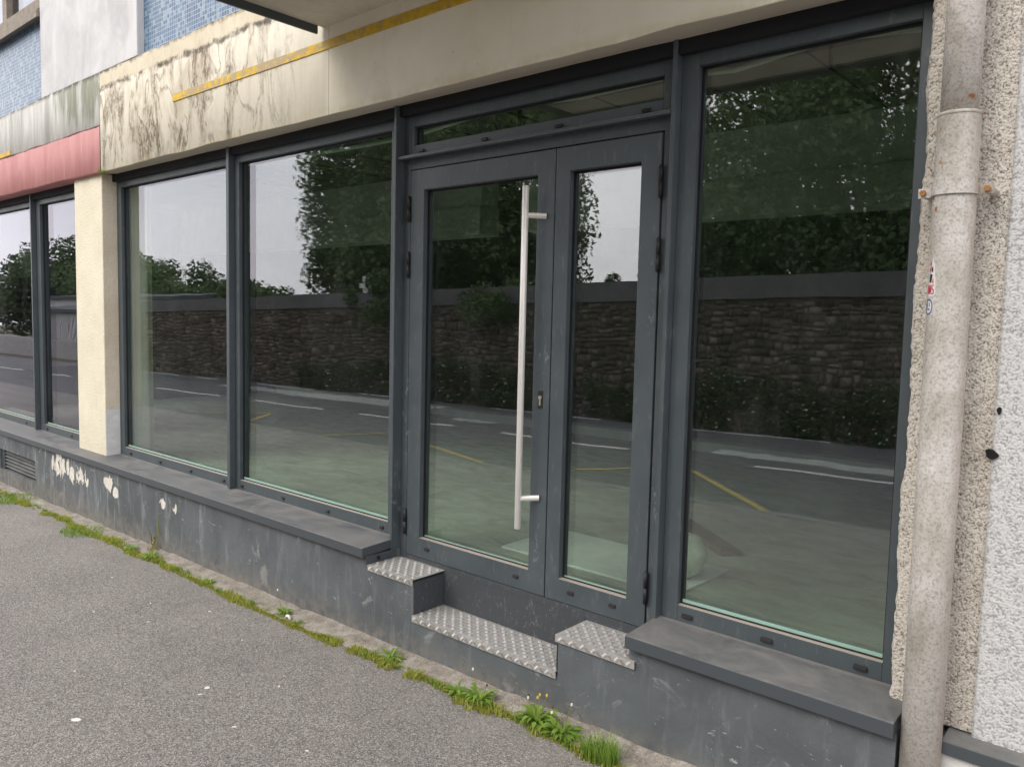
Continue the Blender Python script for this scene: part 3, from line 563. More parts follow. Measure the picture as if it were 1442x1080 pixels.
# right-hand wall in true roughcast relief
def relief(name, x0, x1, z0, z1, y, amp, cell, mat, seed, step=.0045, edge=None):
    nx = int((x1-x0)/step)+1; nz = int((z1-z0)/step)+1; X, Z = np.meshgrid(np.linspace(x0, x1, nx), np.linspace(z0, z1, nz), indexing='ij')
    a = vnoise(X/cell+9, Z/cell+9, seed); b = vnoise(X/cell*2.3+40, Z/cell*2.1+3, seed+1); c = vnoise(X/cell*.3+70, Z/cell*.3, seed+2)
    h = .55*a + .35*b + .2*c; h = np.clip((h-.2)/.75, 0, 1)
    XX = X.copy()
    if edge is not None:
        e = (vnoise(Z*9+5, Z*0, seed+5)-.5)*.012 + (vnoise(Z*60+5, Z*0, seed+6)-.5)*.006
        t = np.clip((X-x0)/.06, 0, 1); XX = X + (1-t)*e
        Yb = y + .045*np.clip(1-(X-x0)/.022, 0, 1)**2
    else: Yb = y + .012*np.clip(1-(X-x0)/.012, 0, 1)**2
    V = np.stack([XX, Yb - amp*h, Z], -1).reshape(-1, 3); i, j = np.meshgrid(np.arange(nx-1), np.arange(nz-1), indexing='ij'); q = (i*nz+j).ravel()
    F = np.stack([q, q+nz, q+nz+1, q+1], -1); return raw(name, V, F, mat, B, h.ravel(), 'relief', True)
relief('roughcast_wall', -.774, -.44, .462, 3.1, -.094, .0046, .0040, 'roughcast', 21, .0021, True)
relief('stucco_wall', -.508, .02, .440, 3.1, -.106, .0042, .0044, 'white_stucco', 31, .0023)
MB().box(-.735, 1.4, -.080, .3, .45, 3.2).build('wall_core', 'roughcast', B); MB().box(.018, 1.4, -.11, -.082, .44, 3.2).build('stucco_wall', 'bare_plaster', B)
for (cx, cz, rx, rz_, rot) in ((-.505, 1.385, .019, .0145, -.6), (-.4925, 1.525, .006, .012, 0)):  # raised black discs drawn in place of dark holes in the wall
    m = MB(); n = 16; pts = [(cx+math.cos(t)*rx*(1+.25*math.sin(3*t+cx))*math.cos(rot)-math.sin(t)*rz_*math.sin(rot), cz+math.cos(t)*rx*math.sin(rot)+math.sin(t)*rz_*math.cos(rot)) for t in (2*math.pi*i/n for i in range(n))]
    m.add([(x, -.1165, z) for x, z in pts] + [(x, -.10, z) for x, z in pts], [tuple(range(n))] + [(i, (i+1) % n, n+(i+1) % n, n+i) for i in range(n)]); m.build('hole_spot', 'hole_black', B)

# ---- interior
I = 'interior_dark'
MB().box(-12.5, 1.4, .121, 5.6, .30, .41).build('interior_floor', 'screed', B)
MB().box(-12.5, 1.4, .21, 5.6, 3.32, 3.45).build('interior_ceiling', 'interior_ceiling', B)
MB().box(-12.5, 1.4, 5.3, 5.6, .411, 3.319).build('interior_wall', I, B)
MB().box(1.2, 1.4, .2, 5.299, .411, 3.319).build('interior_wall', I, B); MB().box(-12.5, -12.3, .2, 5.299, .411, 3.319).build('interior_wall', I, B)
MB().box(-7.40, -7.15, .085, .225, .412, 3.319).build('interior_pier', 'interior_white', B, .01)
MB().box(-12.29, 1.19, 4.75, 4.95, .4105, .52).build('floor_kerb', 'white_render', B, .01)
for a, b, d in ((-12.2, -7.0, 3.0), (-6.9, -5.75, 3.0), (-5.2, 1.1, 3.0)): MB().box(a, b, d, d+.3, 2.64, 2.93).box(a, b, d+.02, d+.28, 2.931, 3.319).build('downstand_beam', 'pale_plaster', B, .006)
for i in range(12):
    x = -8.6 + i*.75; MB().box(x, x+.012, .3, 5.2, 3.312, 3.3205).build('ceiling_joint', 'recess_dark', B)
cp = [(-7, 1.0, 3.14), (-5.2, 1.0, 3.10), (-4.5, 1.0, 3.10), (-3.9, 1.0, 3.15), (-3.5, 1.0, 3.165), (-3.0, 1.0, 3.13), (-2.4, 1.0, 3.145), (-2.0, 1.0, 3.11), (-1.5, 1.0, 3.165), (-.9, 1, 3.11), (0, 1, 3.15)]
MB().tube(cp, .016, 10).build('conduit', 'conduit_plastic', B, 0, True)
for x in (-3.5, -2.42, -5.2, -1.5): MB().box(x-.006, x+.006, .995, 1.02, 3.02, 3.32).build('conduit_hanger', 'recess_dark', B)
MB().prism([(.50, .4105), (1.07, .4105), (1.07, .424), (.50, .424)], -3.12, -1.93).build('floor_patch', 'pale_screed', B, .004)
# stone ball and plank
ico = bmesh.new(); bmesh.ops.create_icosphere(ico, subdivisions=4, radius=.125)
for v in ico.verts:
    v.co *= 1 + .05*math.sin(7*v.co.x*8+1)*math.sin(6*v.co.z*8); v.co.z *= 1.0; v.co += Vector((-2.05, .76, .424+.122))
me = bpy.data.meshes.new('stone_ball'); ico.to_mesh(me); ico.free(); me.materials.append(M['pale_stone'])
for f in me.polygons: f.use_smooth = True
tag(link('stone_ball', me), 'pale round stone ball lying on the floor patch behind the right window', 'stone')
pl = MB(); a = Vector((-2.06, 1.34, .432)); b = Vector((-2.66, 1.80, .440)); dd = (b-a).normalized(); nn = Vector((0, 0, 1)).cross(dd).normalized()*.06; tt = dd.cross(nn).normalized()*.02
pl.add([a-nn-tt, a+nn-tt, a+nn+tt, a-nn+tt, b-nn-tt, b+nn-tt, b+nn+tt, b-nn+tt], [(0, 3, 2, 1), (4, 5, 6, 7), (0, 1, 5, 4), (1, 2, 6, 5), (2, 3, 7, 6), (3, 0, 4, 7)])
tag(pl.build('wooden_plank', 'old_wood', None, .004), 'brown wooden plank lying on the floor behind the pale stone ball', 'plank')

# ------------------------------------------------------------------ downpipe
DP = empty('downpipe', (-.63, -.2, gz(-.63))); tag(DP, 'weathered grey cast iron downpipe with rusty clamp beside the tall window', 'pipe')
px, py = -.631, -.196
MB().tube([(px-.012, py, 2.34), (px-.013, py, 3.3)], .0535, 40).build('upper_pipe', 'pipe_paint', DP, 0, True)
MB().tube([(px, py, gz(px)), (px-.004, py, 1.2), (px-.010, py, 2.30), (px-.011, py, 2.43), (px-.011, py, 2.436), (px-.011, py, 2.437)], [.061, .061, .061, .0615, .0615, .054], 40).build('lower_pipe', 'pipe_paint', DP, 0, True)
MB().tube([(px-.0105, py, 2.430), (px-.0105, py, 2.433), (px-.0105, py, 2.439), (px-.0105, py, 2.442)], [.0615, .0635, .0635, .060], 40).build('socket_rim', 'pipe_paint', DP, 0, True)
cl = MB(); n = 26; zc = 2.205; V = []
for i in range(n+1):
    t = math.pi + math.pi*i/n
    for rr, zz2 in ((.061, -.015), (.0675, -.015), (.0675, .015), (.061, .015)): V.append((px-.009+rr*math.cos(t), py-.002+rr*math.sin(t), zc+zz2))
F = [(i*4+j, i*4+(j+1) % 4, (i+1)*4+(j+1) % 4, (i+1)*4+j) for i in range(n) for j in range(4)] + [(0, 1, 2, 3), (n*4+3, n*4+2, n*4+1, n*4)]
cl.add(V, F); cl.box(px-.009-.105, px-.009-.060, py-.004, py+.003, zc-.015, zc+.015).box(px-.009+.060, px-.009+.105, py-.004, py+.003, zc-.015, zc+.015)
clo = cl.build('pipe_clamp', 'pipe_paint', DP)
for s_ in (-1, 1): MB().tube([(px-.009+s_*.09, py-.016, zc), (px-.009+s_*.09, -.10, zc)], [.0095, .0095], 6).build('clamp_bolt', 'rust', clo)
for s_ in (-1, 1): MB().tube([(px-.009+s_*.09, py+.0031, zc), (px-.009+s_*.09, -.10, zc)], [.013, .013], 10).build('clamp_stud', 'pipe_paint', clo)
# stickers bent round the pipe
def on_pipe(u, z, lift):      # u metres round the pipe from its front
    t = -math.pi/2 + u/.061; return (px-.006+(.061+lift)*math.cos(t), py+(.061+lift)*math.sin(t), z)
def patch(name, poly, lift, mat, parent=None):
    me = bpy.data.meshes.new(name); bm = bmesh.new(); f = bm.faces.new([bm.verts.new((u, z, 0)) for u, z in poly])
    bmesh.ops.triangulate(bm, faces=[f]); bmesh.ops.subdivide_edges(bm, edges=bm.edges[:], cuts=3, use_grid_fill=True)
    r_ = bmesh.ops.extrude_face_region(bm, geom=bm.faces[:]); ev = [g for g in r_['geom'] if isinstance(g, bmesh.types.BMVert)]; es = set(ev)
    for v in bm.verts: v.co = Vector(on_pipe(v.co.x, v.co.y, lift if v in es else lift-.0006))
    bmesh.ops.recalc_face_normals(bm, faces=bm.faces); bm.to_mesh(me); bm.free(); me.materials.append(M[mat]); return link(name, me, parent)
def glyphs(name, strokes, lift, mat, parent):     # each stroke a quad in (u, z)
    m = MB()
    for q in strokes:
        lo = [on_pipe(u, z, lift-.0004) for u, z in q]; hi = [on_pipe(u, z, lift) for u, z in q]; m.add(lo+hi, [(0, 1, 2, 3), (4, 5, 6, 7), (0, 1, 5, 4), (1, 2, 6, 5), (2, 3, 7, 6), (3, 0, 4, 7)])
    return m.build(name, mat, parent)
s0 = patch('sticker', [(-.062, 1.875), (-.031, 1.880), (-.028, 1.895), (-.036, 1.975), (-.046, 2.0), (-.058, 1.99)], .0014, 'sticker_white')
tag(s0, 'torn white sticker with red NAS lettering on the downpipe', 'sticker')
def seg(u0, z0, u1, z1, w):
    d = Vector((u1-u0, z1-z0)).normalized(); n = Vector((-d.y, d.x))*w/2; return [(u0+n.x, z0+n.y), (u1+n.x, z1+n.y), (u1-n.x, z1-n.y), (u0-n.x, z0-n.y)]
L = []; w = .0034; z0, z1 = 1.885, 1.913
for (u, segs) in ((-.0605, ((0, 0, 0, 1), (0, 1, 1, 0), (1, 0, 1, 1))), (-.0510, ((0, 0, .5, 1), (.5, 1, 1, 0), (.22, .38, .78, .38))), (-.0412, ((1, 1, 0, .93), (0, .95, 0, .52), (0, .52, 1, .48), (1, .5, 1, .05), (1, .04, 0, 0)))):
    for a, b, c, d in segs: L.append(seg(u+a*.0068, z0+b*(z1-z0), u+c*.0068, z0+d*(z1-z0), w))
glyphs('lettering', L, .0020, 'sticker_red', s0)
for q_ in ([(-.056, 1.922), (-.046, 1.920), (-.042, 1.945), (-.054, 1.948)], [(-.046, 1.952), (-.040, 1.955), (-.042, 1.972), (-.047, 1.965)]): glyphs('print', [q_], .0020, 'sticker_black', s0)
for q_ in ([(-.057, 1.955), (-.051, 1.955), (-.050, 1.968), (-.056, 1.966)], [(-.056, 1.974), (-.050, 1.975), (-.050, 1.986), (-.055, 1.984)], [(-.041, 1.918), (-.036, 1.920), (-.038, 1.933), (-.041, 1.930)]): glyphs('print', [q_], .0021, 'sticker_red', s0)
s1 = patch('sticker', [(-.053+.019*math.cos(t), 1.845+.026*math.sin(t)) for t in (2*math.pi*i/24 for i in range(24))], .0012, 'sticker_white'); tag(s1, 'small round sticker with a blue ring emblem on the downpipe', 'sticker')
ring = []
for i in range(24):
    t0, t1 = 2*math.pi*i/24, 2*math.pi*(i+1)/24; c = lambda r, t: (-.053+.019*r*math.cos(t), 1.845+.026*r*math.sin(t)); ring.append([c(.98, t0), c(.98, t1), c(.78, t1), c(.78, t0)])
ring += [seg(-.060, 1.855, -.055, 1.835, .004), seg(-.055, 1.835, -.046, 1.838, .004), seg(-.050, 1.858, -.047, 1.846, .003)]
glyphs('emblem', ring, .0018, 'sticker_blue', s1)

# ------------------------------------------------------------------ concrete strip, moss and weeds at the wall foot
xs = np.linspace(-11, -.5, 240); V = []; F = []
for i, x in enumerate(xs):
    o = (vnoise(np.array([x*4+99]), np.array([1.]), 5)[0]-.5)*.05; e = (vnoise(np.array([x*9+99]), np.array([1.]), 8)[0]-.5)*.014
    gzx = gz(x); top = gzx + .016 + max(0, (x+4)*.008)
    V += [(x, -.375+o, gzx-.03), (x, -.370+o, gzx+.005), (x, -.30, gzx+.010+e*.4), (x, -.222, top+e)]
w = 4
for i in range(len(xs)-1):
    for j in range(w-1): F.append((i*w+j, (i+1)*w+j, (i+1)*w+j+1, i*w+j+1))
raw('concrete_strip', V, F, 'concrete_strip', None, smooth=True)['kind'] = 'structure'

def blades(V, F, T, base, n, hgt, spread, width, lean=.6, tone=(0, 1)):
    for _ in range(n):
        a = random.random()*6.283; r = spread*math.sqrt(random.random()); b = Vector(base)+Vector((math.cos(a)*r, math.sin(a)*r*.7, 0)); hh = hgt*(.5+.6*random.random()); d = random.random()*6.283
        out = Vector((math.cos(d), math.sin(d), 0)); side = Vector((-out.y, out.x, 0))*width/2; l = lean*hh*random.random()
        o = len(V); m = b+out*l*.35+Vector((0, 0, hh*.6)); t = b+out*l+Vector((0, 0, hh)); V += [b-side, b+side, m+side*.8, m-side*.8, t, t]
        F += [(o, o+1, o+2, o+3), (o+3, o+2, o+4, o+5)]; tt = tone[0]+(tone[1]-tone[0])*random.random(); T += [tt*.6]*2+[tt*.85]*2+[tt]*2
def clean(name, V, F, T, mat, parent=None): return raw(name, [tuple(v) for v in V], F, mat, parent, T)
# moss along the joint
V, F, T = [], [], []
for _ in range(9000):
    x = -10 + 8.6*random.random(); dn = vnoise(np.array([x*2.6+40]), np.array([3.]), 17)[0]
    dn2 = vnoise(np.array([x*11+7]), np.array([5.]), 23)[0]
    if dn*.65+dn2*.5 < .32 or x > -1.6: continue
    y = -.383 + (.02+.05*dn2)*(random.random()+random.random()-1) + (vnoise(np.array([x*4+99]), np.array([1.]), 5)[0]-.5)*.05
    blades(V, F, T, (x, y, gz(x)-.002), 3, .026*(.3+dn2)*random.uniform(.5, 1.3), .016, .005, .9, (dn*.3*dn2, .4+.6*dn2))
VG, FG, TG = [], [], []
for _ in range(150):
    x = -9.6 + 7.9*random.random(); blades(VG, FG, TG, (x, -.375+random.uniform(-.03, .03), gz(x)), random.randint(6, 22), random.uniform(.02, .045), .022, .0035, 1.1)
tag(clean('grass_blades', VG, FG, TG, 'leaf_weed'), 'scattered green grass blades along the pavement joint', 'grass', kind='stuff')
tag(clean('moss', V, F, T, 'moss_leaf'), 'yellow green moss growing along the pavement joint', 'moss', kind='stuff')
def rosette(x, y, rad, n, name, label, group, stalks=0, flower=None, mat='leaf_weed', dry=False):
    root = empty(name, (x, y, gz(x)+.003)); tag(root, label, 'weed', group); V, F, T = [], [], []
    for i in range(n):
        a = 6.283*i/n + random.uniform(-.3, .3); L_ = rad*random.uniform(.4, 1.05); up_ = random.uniform(.12, .75); wd = L_*.10; out = Vector((math.cos(a), math.sin(a)*.8, 0)); sd_ = Vector((-out.y, out.x, 0))
        o = len(V); K = 7; tt = random.random()
        for j in range(K+1):
            s_ = j/K; p_ = Vector((x, y, gz(x)+.004)) + out*L_*s_ + Vector((0, 0, L_*up_*(math.sin(s_*2.4)*.75))); ww = wd*(.25+math.sin(min(1, s_*1.05)*2.6)*.9)*(1.0 if j % 2 else .45)
            if j == K: ww = .001
            V += [p_-sd_*ww, p_+Vector((0, 0, -.15*ww)), p_+sd_*ww]; T += [tt, tt*.6, tt]
        for j in range(K): q = o+3*j; F += [(q, q+1, q+4, q+3), (q+1, q+2, q+5, q+4)]
    clean('leaves', V, F, T, mat, root)
    for i in range(stalks):
        a = random.random()*6.283; hgt = random.uniform(.09, .17); t = Vector((x+math.cos(a)*.05, y+math.sin(a)*.03, gz(x)+hgt)); m = MB(); m.tube([(x+math.cos(a)*.015, y+math.sin(a)*.01, gz(x)), (x+math.cos(a)*.03, y+math.sin(a)*.02, gz(x)+hgt*.6), t], [.0016, .0013, .0011], 5)
        s_ = m.build('stalk', 'moss_leaf' if not dry else 'bark', root)
        MB().tube([t-Vector((0, 0, .006)), t, t+Vector((0, 0, .008))], [.002, .0055, .0035], 8).build('flower_head', (flower if flower and i % 2 == 0 else 'flower_white' if i % 3 == 0 else 'bark'), s_)
    return root
gw = 'weeds rooted in the pavement joint'
rosette(-6.17, -.372, .085, 40, 'weed_rosette', 'leafy green weed beside the dry stalks at the wall foot', gw)
rosette(-5.83, -.375, .11, 55, 'weed_rosette', 'broad green weed with a tiny yellow bud at the wall foot', gw, 2, 'flower_yellow')
rosette(-4.99, -.36, .065, 34, 'weed_rosette', 'small green weed in the moss midway along the left sill', gw)
rosette(-4.12, -.345, .075, 45, 'weed_rosette', 'green weed with a white scrap beside it', gw, 1)
rosette(-3.15, -.325, .10, 30, 'weed_rosette', 'upright pale green weed at the corner left of the steps', gw)
rosette(-2.60, -.375, .085, 51, 'weed_rosette', 'dark green dandelion rosette below the metal steps', gw)
rosette(-2.47, -.36, .115, 66, 'weed_rosette', 'bushy dandelion with one tall stalk below the metal steps', gw, 2)
rosette(-2.14, -.335, .12, 66, 'dandelion', 'dandelion with yellow buds and tall dry stalks', gw, 5, 'flower_yellow')
rosette(-2.0, -.345, .12, 55, 'dandelion', 'spreading dandelion with seed stalks next to the grass tuft', gw, 4)
V, F, T = [], [], []; blades(V, F, T, (-1.77, -.375, gz(-1.77)), 420, .085, .085, .0038, 1.0)
tag(clean('grass_tuft', V, F, T, 'leaf_weed'), 'bright green grass tuft at the foot of the right plinth', 'grass', gw)
V, F, T = [], [], []; blades(V, F, T, (-8.75, -.385, gz(-8.75)), 600, .04, .26, .005, 1.0); blades(V, F, T, (-7.0, -.42, gz(-7)), 500, .035, .22, .005, 1.0)
tag(clean('grass_patch', V, F, T, 'leaf_weed'), 'low green growth in the joint below the vent grille', 'grass', kind='stuff')
dw = empty('dry_weed', (-6.03, -.25, gz(-6.03))); tag(dw, 'thin dry yellow weed standing against the dark plinth', 'weed')
for i in range(9):
    a = random.uniform(0, 6.28); h_ = random.uniform(.08, .30); m = MB(); m.tube([(-6.03+random.uniform(-.05, .05), -.255, gz(-6)), (-6.03+.05*math.cos(a), -.255+.02*math.sin(a), gz(-6)+h_*.6), (-6.03+.09*math.cos(a), -.262+.02*math.sin(a), gz(-6)+h_)], [.002, .0016, .001], 5); m.build('stalk', 'moss_leaf' if i % 3 else 'bark', dw)
V, F, T = [], [], []; blades(V, F, T, (-6.03, -.265, gz(-6)), 60, .05, .06, .004, 1.2); clean('leaves', V, F, T, 'dry_stem', dw)
# tiny fern in the lintel corner
V, F, T = [], [], []
for _ in range(5): blades(V, F, T, (-7.10+random.uniform(-.05, .05), YB-.004, 2.905+random.random()*.02), 12, .03, .02, .007, 1.6)
tag(clean('wall_moss', V, F, T, 'leaf_weed'), 'small green moss clump on the lintel corner above the cream column', 'moss')
# litter and gum spots
def scrap(name, x, y, r1, r2, rot, label, cat, group=None, mat='paper', th=.003, irr=.25):
    n = 14; m = MB(); P = []
    for i in range(n):
        t = 6.283*i/n; q = 1+irr*(random.random()-.5); u, v = r1*q*math.cos(t), r2*q*math.sin(t); P.append((x+u*math.cos(rot)-v*math.sin(rot), y+u*math.sin(rot)+v*math.cos(rot)))
    zb = gz(x)-.0005; m.add([(a, b, zb) for a, b in P]+[(x+(a-x)*.85, y+(b-y)*.85, zb+th) for a, b in P], [tuple(range(n-1, -1, -1)), tuple(range(n, 2*n))]+[(i, (i+1) % n, n+(i+1) % n, n+i) for i in range(n)])
    return tag(m.build(name, mat), label, cat, group)
scrap('gum_spot', -3.668, -1.689, .025, .013, .6, 'large pale oval chewing gum spot on the pavement', 'gum'); scrap('gum_spot', -3.541, -1.142, .014, .012, .2, 'round pale chewing gum spot on the pavement', 'gum')
for x, y in ((-3.50, -1.20), (-4.6, -.95), (-5.0, -1.1), (-4.9, -.8), (-3.95, -.72), (-4.2, -1.5), (-3.1, -1.25), (-3.3, -.9), (-5.6, -.75), (-4.5, -.62), (-2.7, -1.15)):
    scrap('gum_fleck', x, y, random.uniform(.005, .011), .004, random.random()*3, 'tiny pale fleck on the grey pavement', 'gum', 'pale flecks on the pavement')
t = MB(); t.tube([(-4.06, -.372, gz(-4.06)+.006), (-4.045, -.372, gz(-4.06)+.022), (-4.02, -.375, gz(-4.06)+.026), (-4.0, -.38, gz(-4.0)+.012)], [.006, .009, .009, .006], 8); tag(t.build('paper_scrap', 'paper', None, 0, True), 'curled white paper scrap in the weed', 'paper')
scrap('stone_chip', -2.43, -.44, .022, .012, .3, 'flat bluish stone chip beside the dandelions', 'stone', None, 'kerb_stone', .008)
for x, y, l in ((-2.83, -.31, 'dark crumpled leaf on the concrete strip below the steps'), (-1.98, -.27, 'dark crumpled leaf on the strip behind the dandelions')):
    scrap('dead_leaf', x, y, .018, .010, .5, l, 'leaf', None, 'bark', .008, .6)

# ------------------------------------------------------------------ across the road (seen mirrored in the glass)
WY = -10.83
SW = empty('stone_wall', (-14, WY, rz(-14))); tag(SW, 'old rubble stone wall with cement coping along the far side of the road', 'wall')
wtop = lambda x: 2.70 + .0215*(x+4)
def slab(name, x0, x1, y0, y1, z0f, z1f, mat, parent, n=2):
    m = MB(); xs = np.linspace(x0, x1, n)
    for a, b in zip(xs[:-1], xs[1:]):
        m.add([(a, y0, z0f(a)), (b, y0, z0f(b)), (b, y1, z0f(b)), (a, y1, z0f(a)), (a, y0, z1f(a)), (b, y0, z1f(b)), (b, y1, z1f(b)), (a, y1, z1f(a))], [(0, 3, 2, 1), (4, 5, 6, 7), (0, 1, 5, 4), (1, 2, 6, 5), (2, 3, 7, 6), (3, 0, 4, 7)])
    return m.build(name, mat, parent)
slab('wall_core', -36.5, 9, WY-.45, WY-.05, lambda x: -.9, lambda x: wtop(x)-.40, 'mortar', SW)
cop = slab('coping', -36.6, 9.1, WY-.52, WY+.05, lambda x: wtop(x)-.399, wtop, 'coping_cement', SW)
V, F, T = [], [], []; z = 0
rows = 22
for r0 in range(rows):
    x = -36.5 + random.random()*.2
    while x < 9:
        wd = random.uniform(.07, .24); zb = lambda xx: rz(xx)-.05; hh = (wtop(x)-.40-zb(x))/rows; jit = lambda: random.uniform(-.012, .012)
        wv = lambda q_: (vnoise(np.array([(x+wd/2)*1.1+60]), np.array([q_*.37+9.]), 91)[0]-.5)*2.2 + (vnoise(np.array([(x+wd/2)*4+60]), np.array([q_*.9+9.]), 92)[0]-.5)*1.1
        b0 = zb(x)+max(0, r0+wv(r0))*hh+.006; t0 = max(b0+.03, zb(x)+min(rows, r0+1+wv(r0+1))*hh-random.uniform(.004, .018)); d = random.uniform(.0, .05); x1 = x+wd-random.uniform(.012, .03); y0 = WY-.06; yf = WY-.03+d
        o = len(V); V += [(x+jit()*.5, y0, b0+jit()), (x1, y0, b0+jit()), (x1, y0, t0+jit()), (x, y0, t0+jit())]; i_ = .012
        V += [(x+i_+abs(jit()), yf, b0+i_+jit()*.4), (x1-i_, yf+jit(), b0+i_), (x1-i_-abs(jit()), yf, t0-i_), (x+i_, yf+jit(), t0-i_)]
        F += [(o+4, o+7, o+6, o+5), (o, o+4, o+5, o+1), (o+1, o+5, o+6, o+2), (o+2, o+6, o+7, o+3), (o+3, o+7, o+4, o)]; T += [random.random()]*8; x += wd
st_ = raw('rubble_stones', V, F, 'rubble', SW, T); st_['kind'] = 'stuff'

def leaves(centers, radii, n, size, seed, squash=1.0, tone_up=True):
    g_ = np.random.default_rng(seed); C = np.asarray(centers, float); Rr = np.asarray(radii, float); pr = Rr**2; pr /= pr.sum(); idx = g_.choice(len(C), n, p=pr)
    d = g_.normal(size=(n, 3)); d /= np.linalg.norm(d, axis=1)[:, None]; rad = Rr[idx]*(g_.random(n)**.38)*g_.uniform(.9, 1.12, n); P = C[idx]+d*rad[:, None]*np.array([1, 1, squash])
    nrm = d*.7+g_.normal(size=(n, 3))*.6; nrm /= np.linalg.norm(nrm, axis=1)[:, None]; a = np.cross(nrm, g_.normal(size=(n, 3))); a /= np.linalg.norm(a, axis=1)[:, None]; b = np.cross(nrm, a); s = size*g_.uniform(.6, 1.3, n)[:, None]
    V = np.stack([P-a*s*.5, P-b*s*.28+nrm*s*.06, P+a*s*.5, P+b*s*.28+nrm*s*.06], 1).reshape(-1, 3); F = np.arange(4*n).reshape(n, 4)
    ct = g_.random(len(C)); T = np.clip(.25+.45*ct[idx]+g_.uniform(-.2, .3, n), 0, 1); return V, F, np.repeat(T, 4)
def tree(name, label, x, y, zb, trunk_h, rx, rzz, n, size, seed, group, mat='leaf_dark', clumps=46, dome=False, cr=(.16, .34)):
    root = empty(name, (x, y, zb)); tag(root, label, 'tree', group); g_ = random.Random(seed)
    cz = zb+trunk_h+rzz*.75; cs = []; rs = []
    for i in range(clumps):
        while True:
            p_ = Vector((g_.uniform(-1, 1), g_.uniform(-1, 1), g_.uniform(-1, 1)))
            if p_.length < 1: break
        if not dome or p_.length > .0: p_ = p_*(.55+.45*p_.length) if dome else p_*max(.2, p_.length)**-.4
        cs.append((x+p_.x*rx, y+p_.y*rx*.9, cz+p_.z*rzz)); rs.append(rx*g_.uniform(*cr))
    m = MB(); m.tube([(x, y, zb-.2), (x+.05, y, zb+trunk_h*.5), (x-.04, y+.05, zb+trunk_h), (x, y, cz)], [rx*.075, rx*.06, rx*.05, rx*.022], 10); m.build('trunk', 'bark', root, 0, True)
    lm = MB()
    for c in cs[::3]:
        q = Vector((x, y, zb+trunk_h*g_.uniform(.7, 1.2))); e = Vector(c); mid = q.lerp(e, .5)+Vector((0, 0, rzz*.08)); lm.tube([q, mid, e], [rx*.022, rx*.013, rx*.004], 6)
    lm.build('limbs', 'bark', root, 0, True)
    V, F, T = leaves(cs, rs, n, size, seed); raw('crown', V, F, mat, root, T); return root
gt = 'trees behind the stone wall'
tree('broadleaf_tree', 'huge dense tree behind the stone wall left of the sky gap', -19.9, -16.2, -.5, 2.0, 4.7, 4.9, 160000, .19, 3, gt, 'leaf_dark', 260, False, (.16, .28))
tree('broadleaf_tree', 'dense dark tree behind the stone wall right of the sky gap', -5.9, -17.6, -.3, .9, 5.6, 5.1, 150000, .16, 5, gt, 'leaf_dark', 240, False, (.13, .25))
tree('broadleaf_tree', 'tall tree behind the wall directly across from the downpipe', 4.6, -15.6, -.3, 1.6, 5.0, 4.2, 50000, .26, 8, gt, 'leaf_mid', 90)
tree('round_tree', 'low bushy tree behind the wall beside the huge tree', -30.3, -15.2, -.9, .5, 2.2, 1.9, 14000, .18, 11, gt, 'leaf_mid', 34)
tree('round_tree', 'leafy shrub tree under the huge tree crown', -26.5, -13.2, -.9, .5, 2.2, 1.5, 12000, .16, 12, gt, 'leaf_mid', 30)
tree('dome_tree', 'rounded dome tree far beyond the wall', -62.0, -30, -1.3, .4, 4.9, 3.4, 24000, .34, 13, gt, 'leaf_dark', 60, True)
tree('dome_tree', 'larger dome tree beyond the wall end', -75.5, -30, -1.5, .6, 6.4, 4.2, 24000, .40, 14, gt, 'leaf_dark', 60, True)
tree('dome_tree', 'broad tree behind the corrugated garage', -92, -29, -1.7, 1.0, 8, 5.2, 22000, .45, 15, gt, 'leaf_dark', 60, True)
tree('round_tree', 'small bush in the sky gap above the wall', -14.6, -19, -.5, 1.7, 1.3, 1.1, 3600, .16, 16, gt, 'leaf_mid', 20)
tree('round_tree', 'yellowish shrub spilling over the wall coping', -12.6, -11.5, 1.45, .2, 1.3, .55, 5200, .10, 17, gt, 'leaf_mid', 20)
tree('round_tree', 'shrub hanging over the wall next to the stone cross', -17.3, -11.35, 1.0, .2, 1.2, 1.0, 5200, .11, 18, gt, 'leaf_mid', 20)
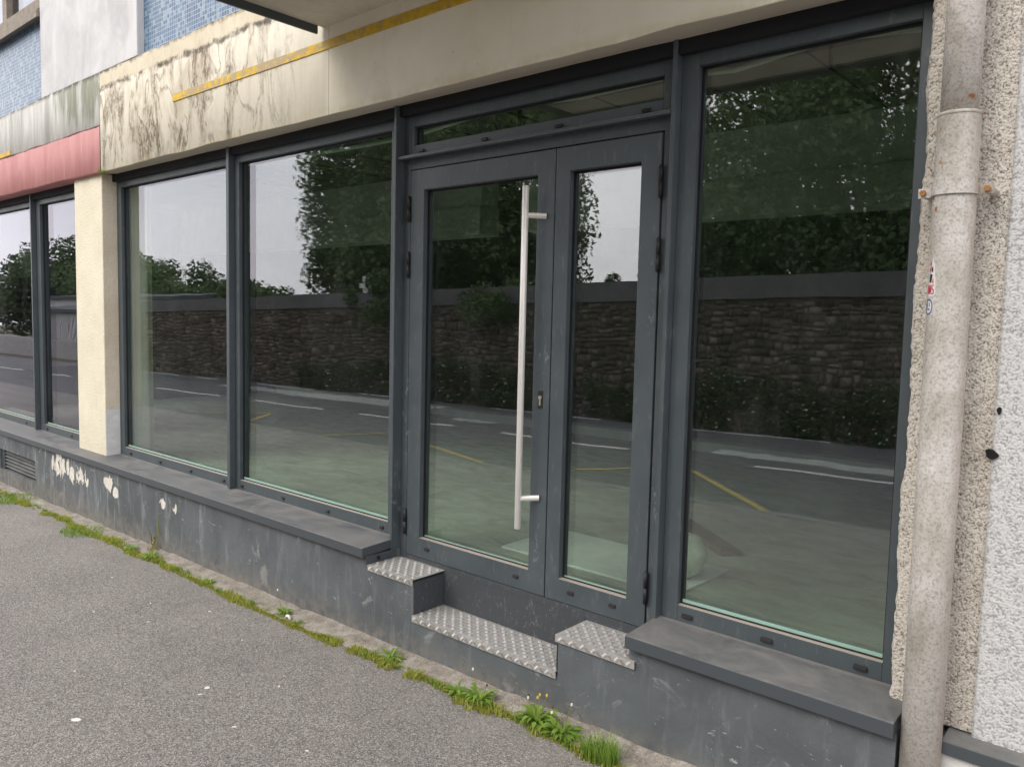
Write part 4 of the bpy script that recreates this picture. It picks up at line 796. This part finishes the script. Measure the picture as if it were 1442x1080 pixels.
# low flowering shrubs along the wall foot
proto = None
for i, (x, s_) in enumerate(((-3.2, 1.1), (-4.6, .95), (-6.0, 1.15), (-7.6, 1.0), (-9.2, .85), (-11.4, 1.05), (-13.0, 1.1), (-14.8, 1.15), (-16.4, 1.0), (-18.1, .9), (-19.8, .8), (-1.6, 1.0), (0, 1.1))):
    if proto is None:
        proto = empty('wall_shrub', (0, 0, 0)); tag(proto, 'low shrub with small pale flowers at the foot of the stone wall', 'shrub', 'shrubs along the stone wall')
        cs = [(random.uniform(-.75, .75), random.uniform(-.08, .10), random.uniform(.1, .85)) for _ in range(24)]; V, F, T = leaves(cs, [random.uniform(.14, .28) for _ in cs], 4200, .06, 77)
        V[:, 1] = np.clip(V[:, 1], -.3, .28); o1 = raw('foliage', V, F, 'leaf_hedge', None, T); V, F, T = leaves(cs, [.25]*len(cs), 130, .05, 78); o2 = raw('blossom', V, F, 'flower_white', None, T)
        m = MB()
        for c in cs[:10]: m.tube([(c[0]*.4, 0, -.1), (c[0]*.7, .02, c[2]*.5), c], [.02, .012, .005], 5)
        o3 = m.build('stems', 'bark'); parts = [o1, o2, o3]
        for o in parts: o.parent = proto
        r = proto
    else:
        r = proto.copy(); COL.objects.link(r)
        for o in parts: q = o.copy(); COL.objects.link(q); q.parent = r
    r.location = (x, WY+.26, rz(x)); r.scale = (s_, .9, s_*.95); r.rotation_euler = (0, 0, 0 if i % 2 else math.pi)
# stone cross, garage, low wall across the way
m = MB(); m.box(-18.52, -18.36, -11.62, -11.44, 1.9, 2.90).box(-18.70, -18.521, -11.60, -11.46, 2.56, 2.70).box(-18.359, -18.18, -11.60, -11.46, 2.56, 2.70).box(-18.75, -18.13, -11.75, -11.35, -.4, 1.899)
tag(m.build('stone_cross', 'pale_plaster', None, .02), 'grey stone cross on a pedestal rising above the wall', 'cross')
ga = empty('garage', (-48, -14.5, rz(-48))); tag(ga, 'low garage with a pale corrugated door and dark roof', 'garage')
MB().box(-52.5, -43.5, -18, -14.5, -.9, 1.55).build('wall', 'grey_render', ga); MB().prism([(-18.4, 1.56), (-14.1, 1.56), (-14.1, 1.75), (-18.4, 2.3)], -53, -43).build('roof', 'dark_roof', ga)
dr = MB()
for i in range(24): x = -50.6+i*.14; dr.box(x, x+.085, -14.48, -14.42, -.75, 1.5)
dr.build('corrugated_door', 'corrugated', ga); MB().box(-46.4, -44.4, -14.49, -14.45, .1, .55).build('lilac_panel', 'lilac_panel', ga)
lw_ = MB().box(-60, -40, -13.6, -13.3, -1.2, .05).build('low_wall', 'grey_render'); tag(lw_, 'low grey wall in front of the garage', 'wall')
sh = empty('long_shed', (-70, -24, -1.2)); tag(sh, 'long low shed with a dark roof beyond the stone wall', 'shed'); MB().box(-76, -52, -26, -22, -1.6, 2.5).build('wall', 'corrugated', sh); MB().prism([(-26.3, 2.51), (-21.7, 2.51), (-21.7, 2.75), (-26.3, 3.1)], -76.5, -51.5).build('roof', 'dark_roof', sh)
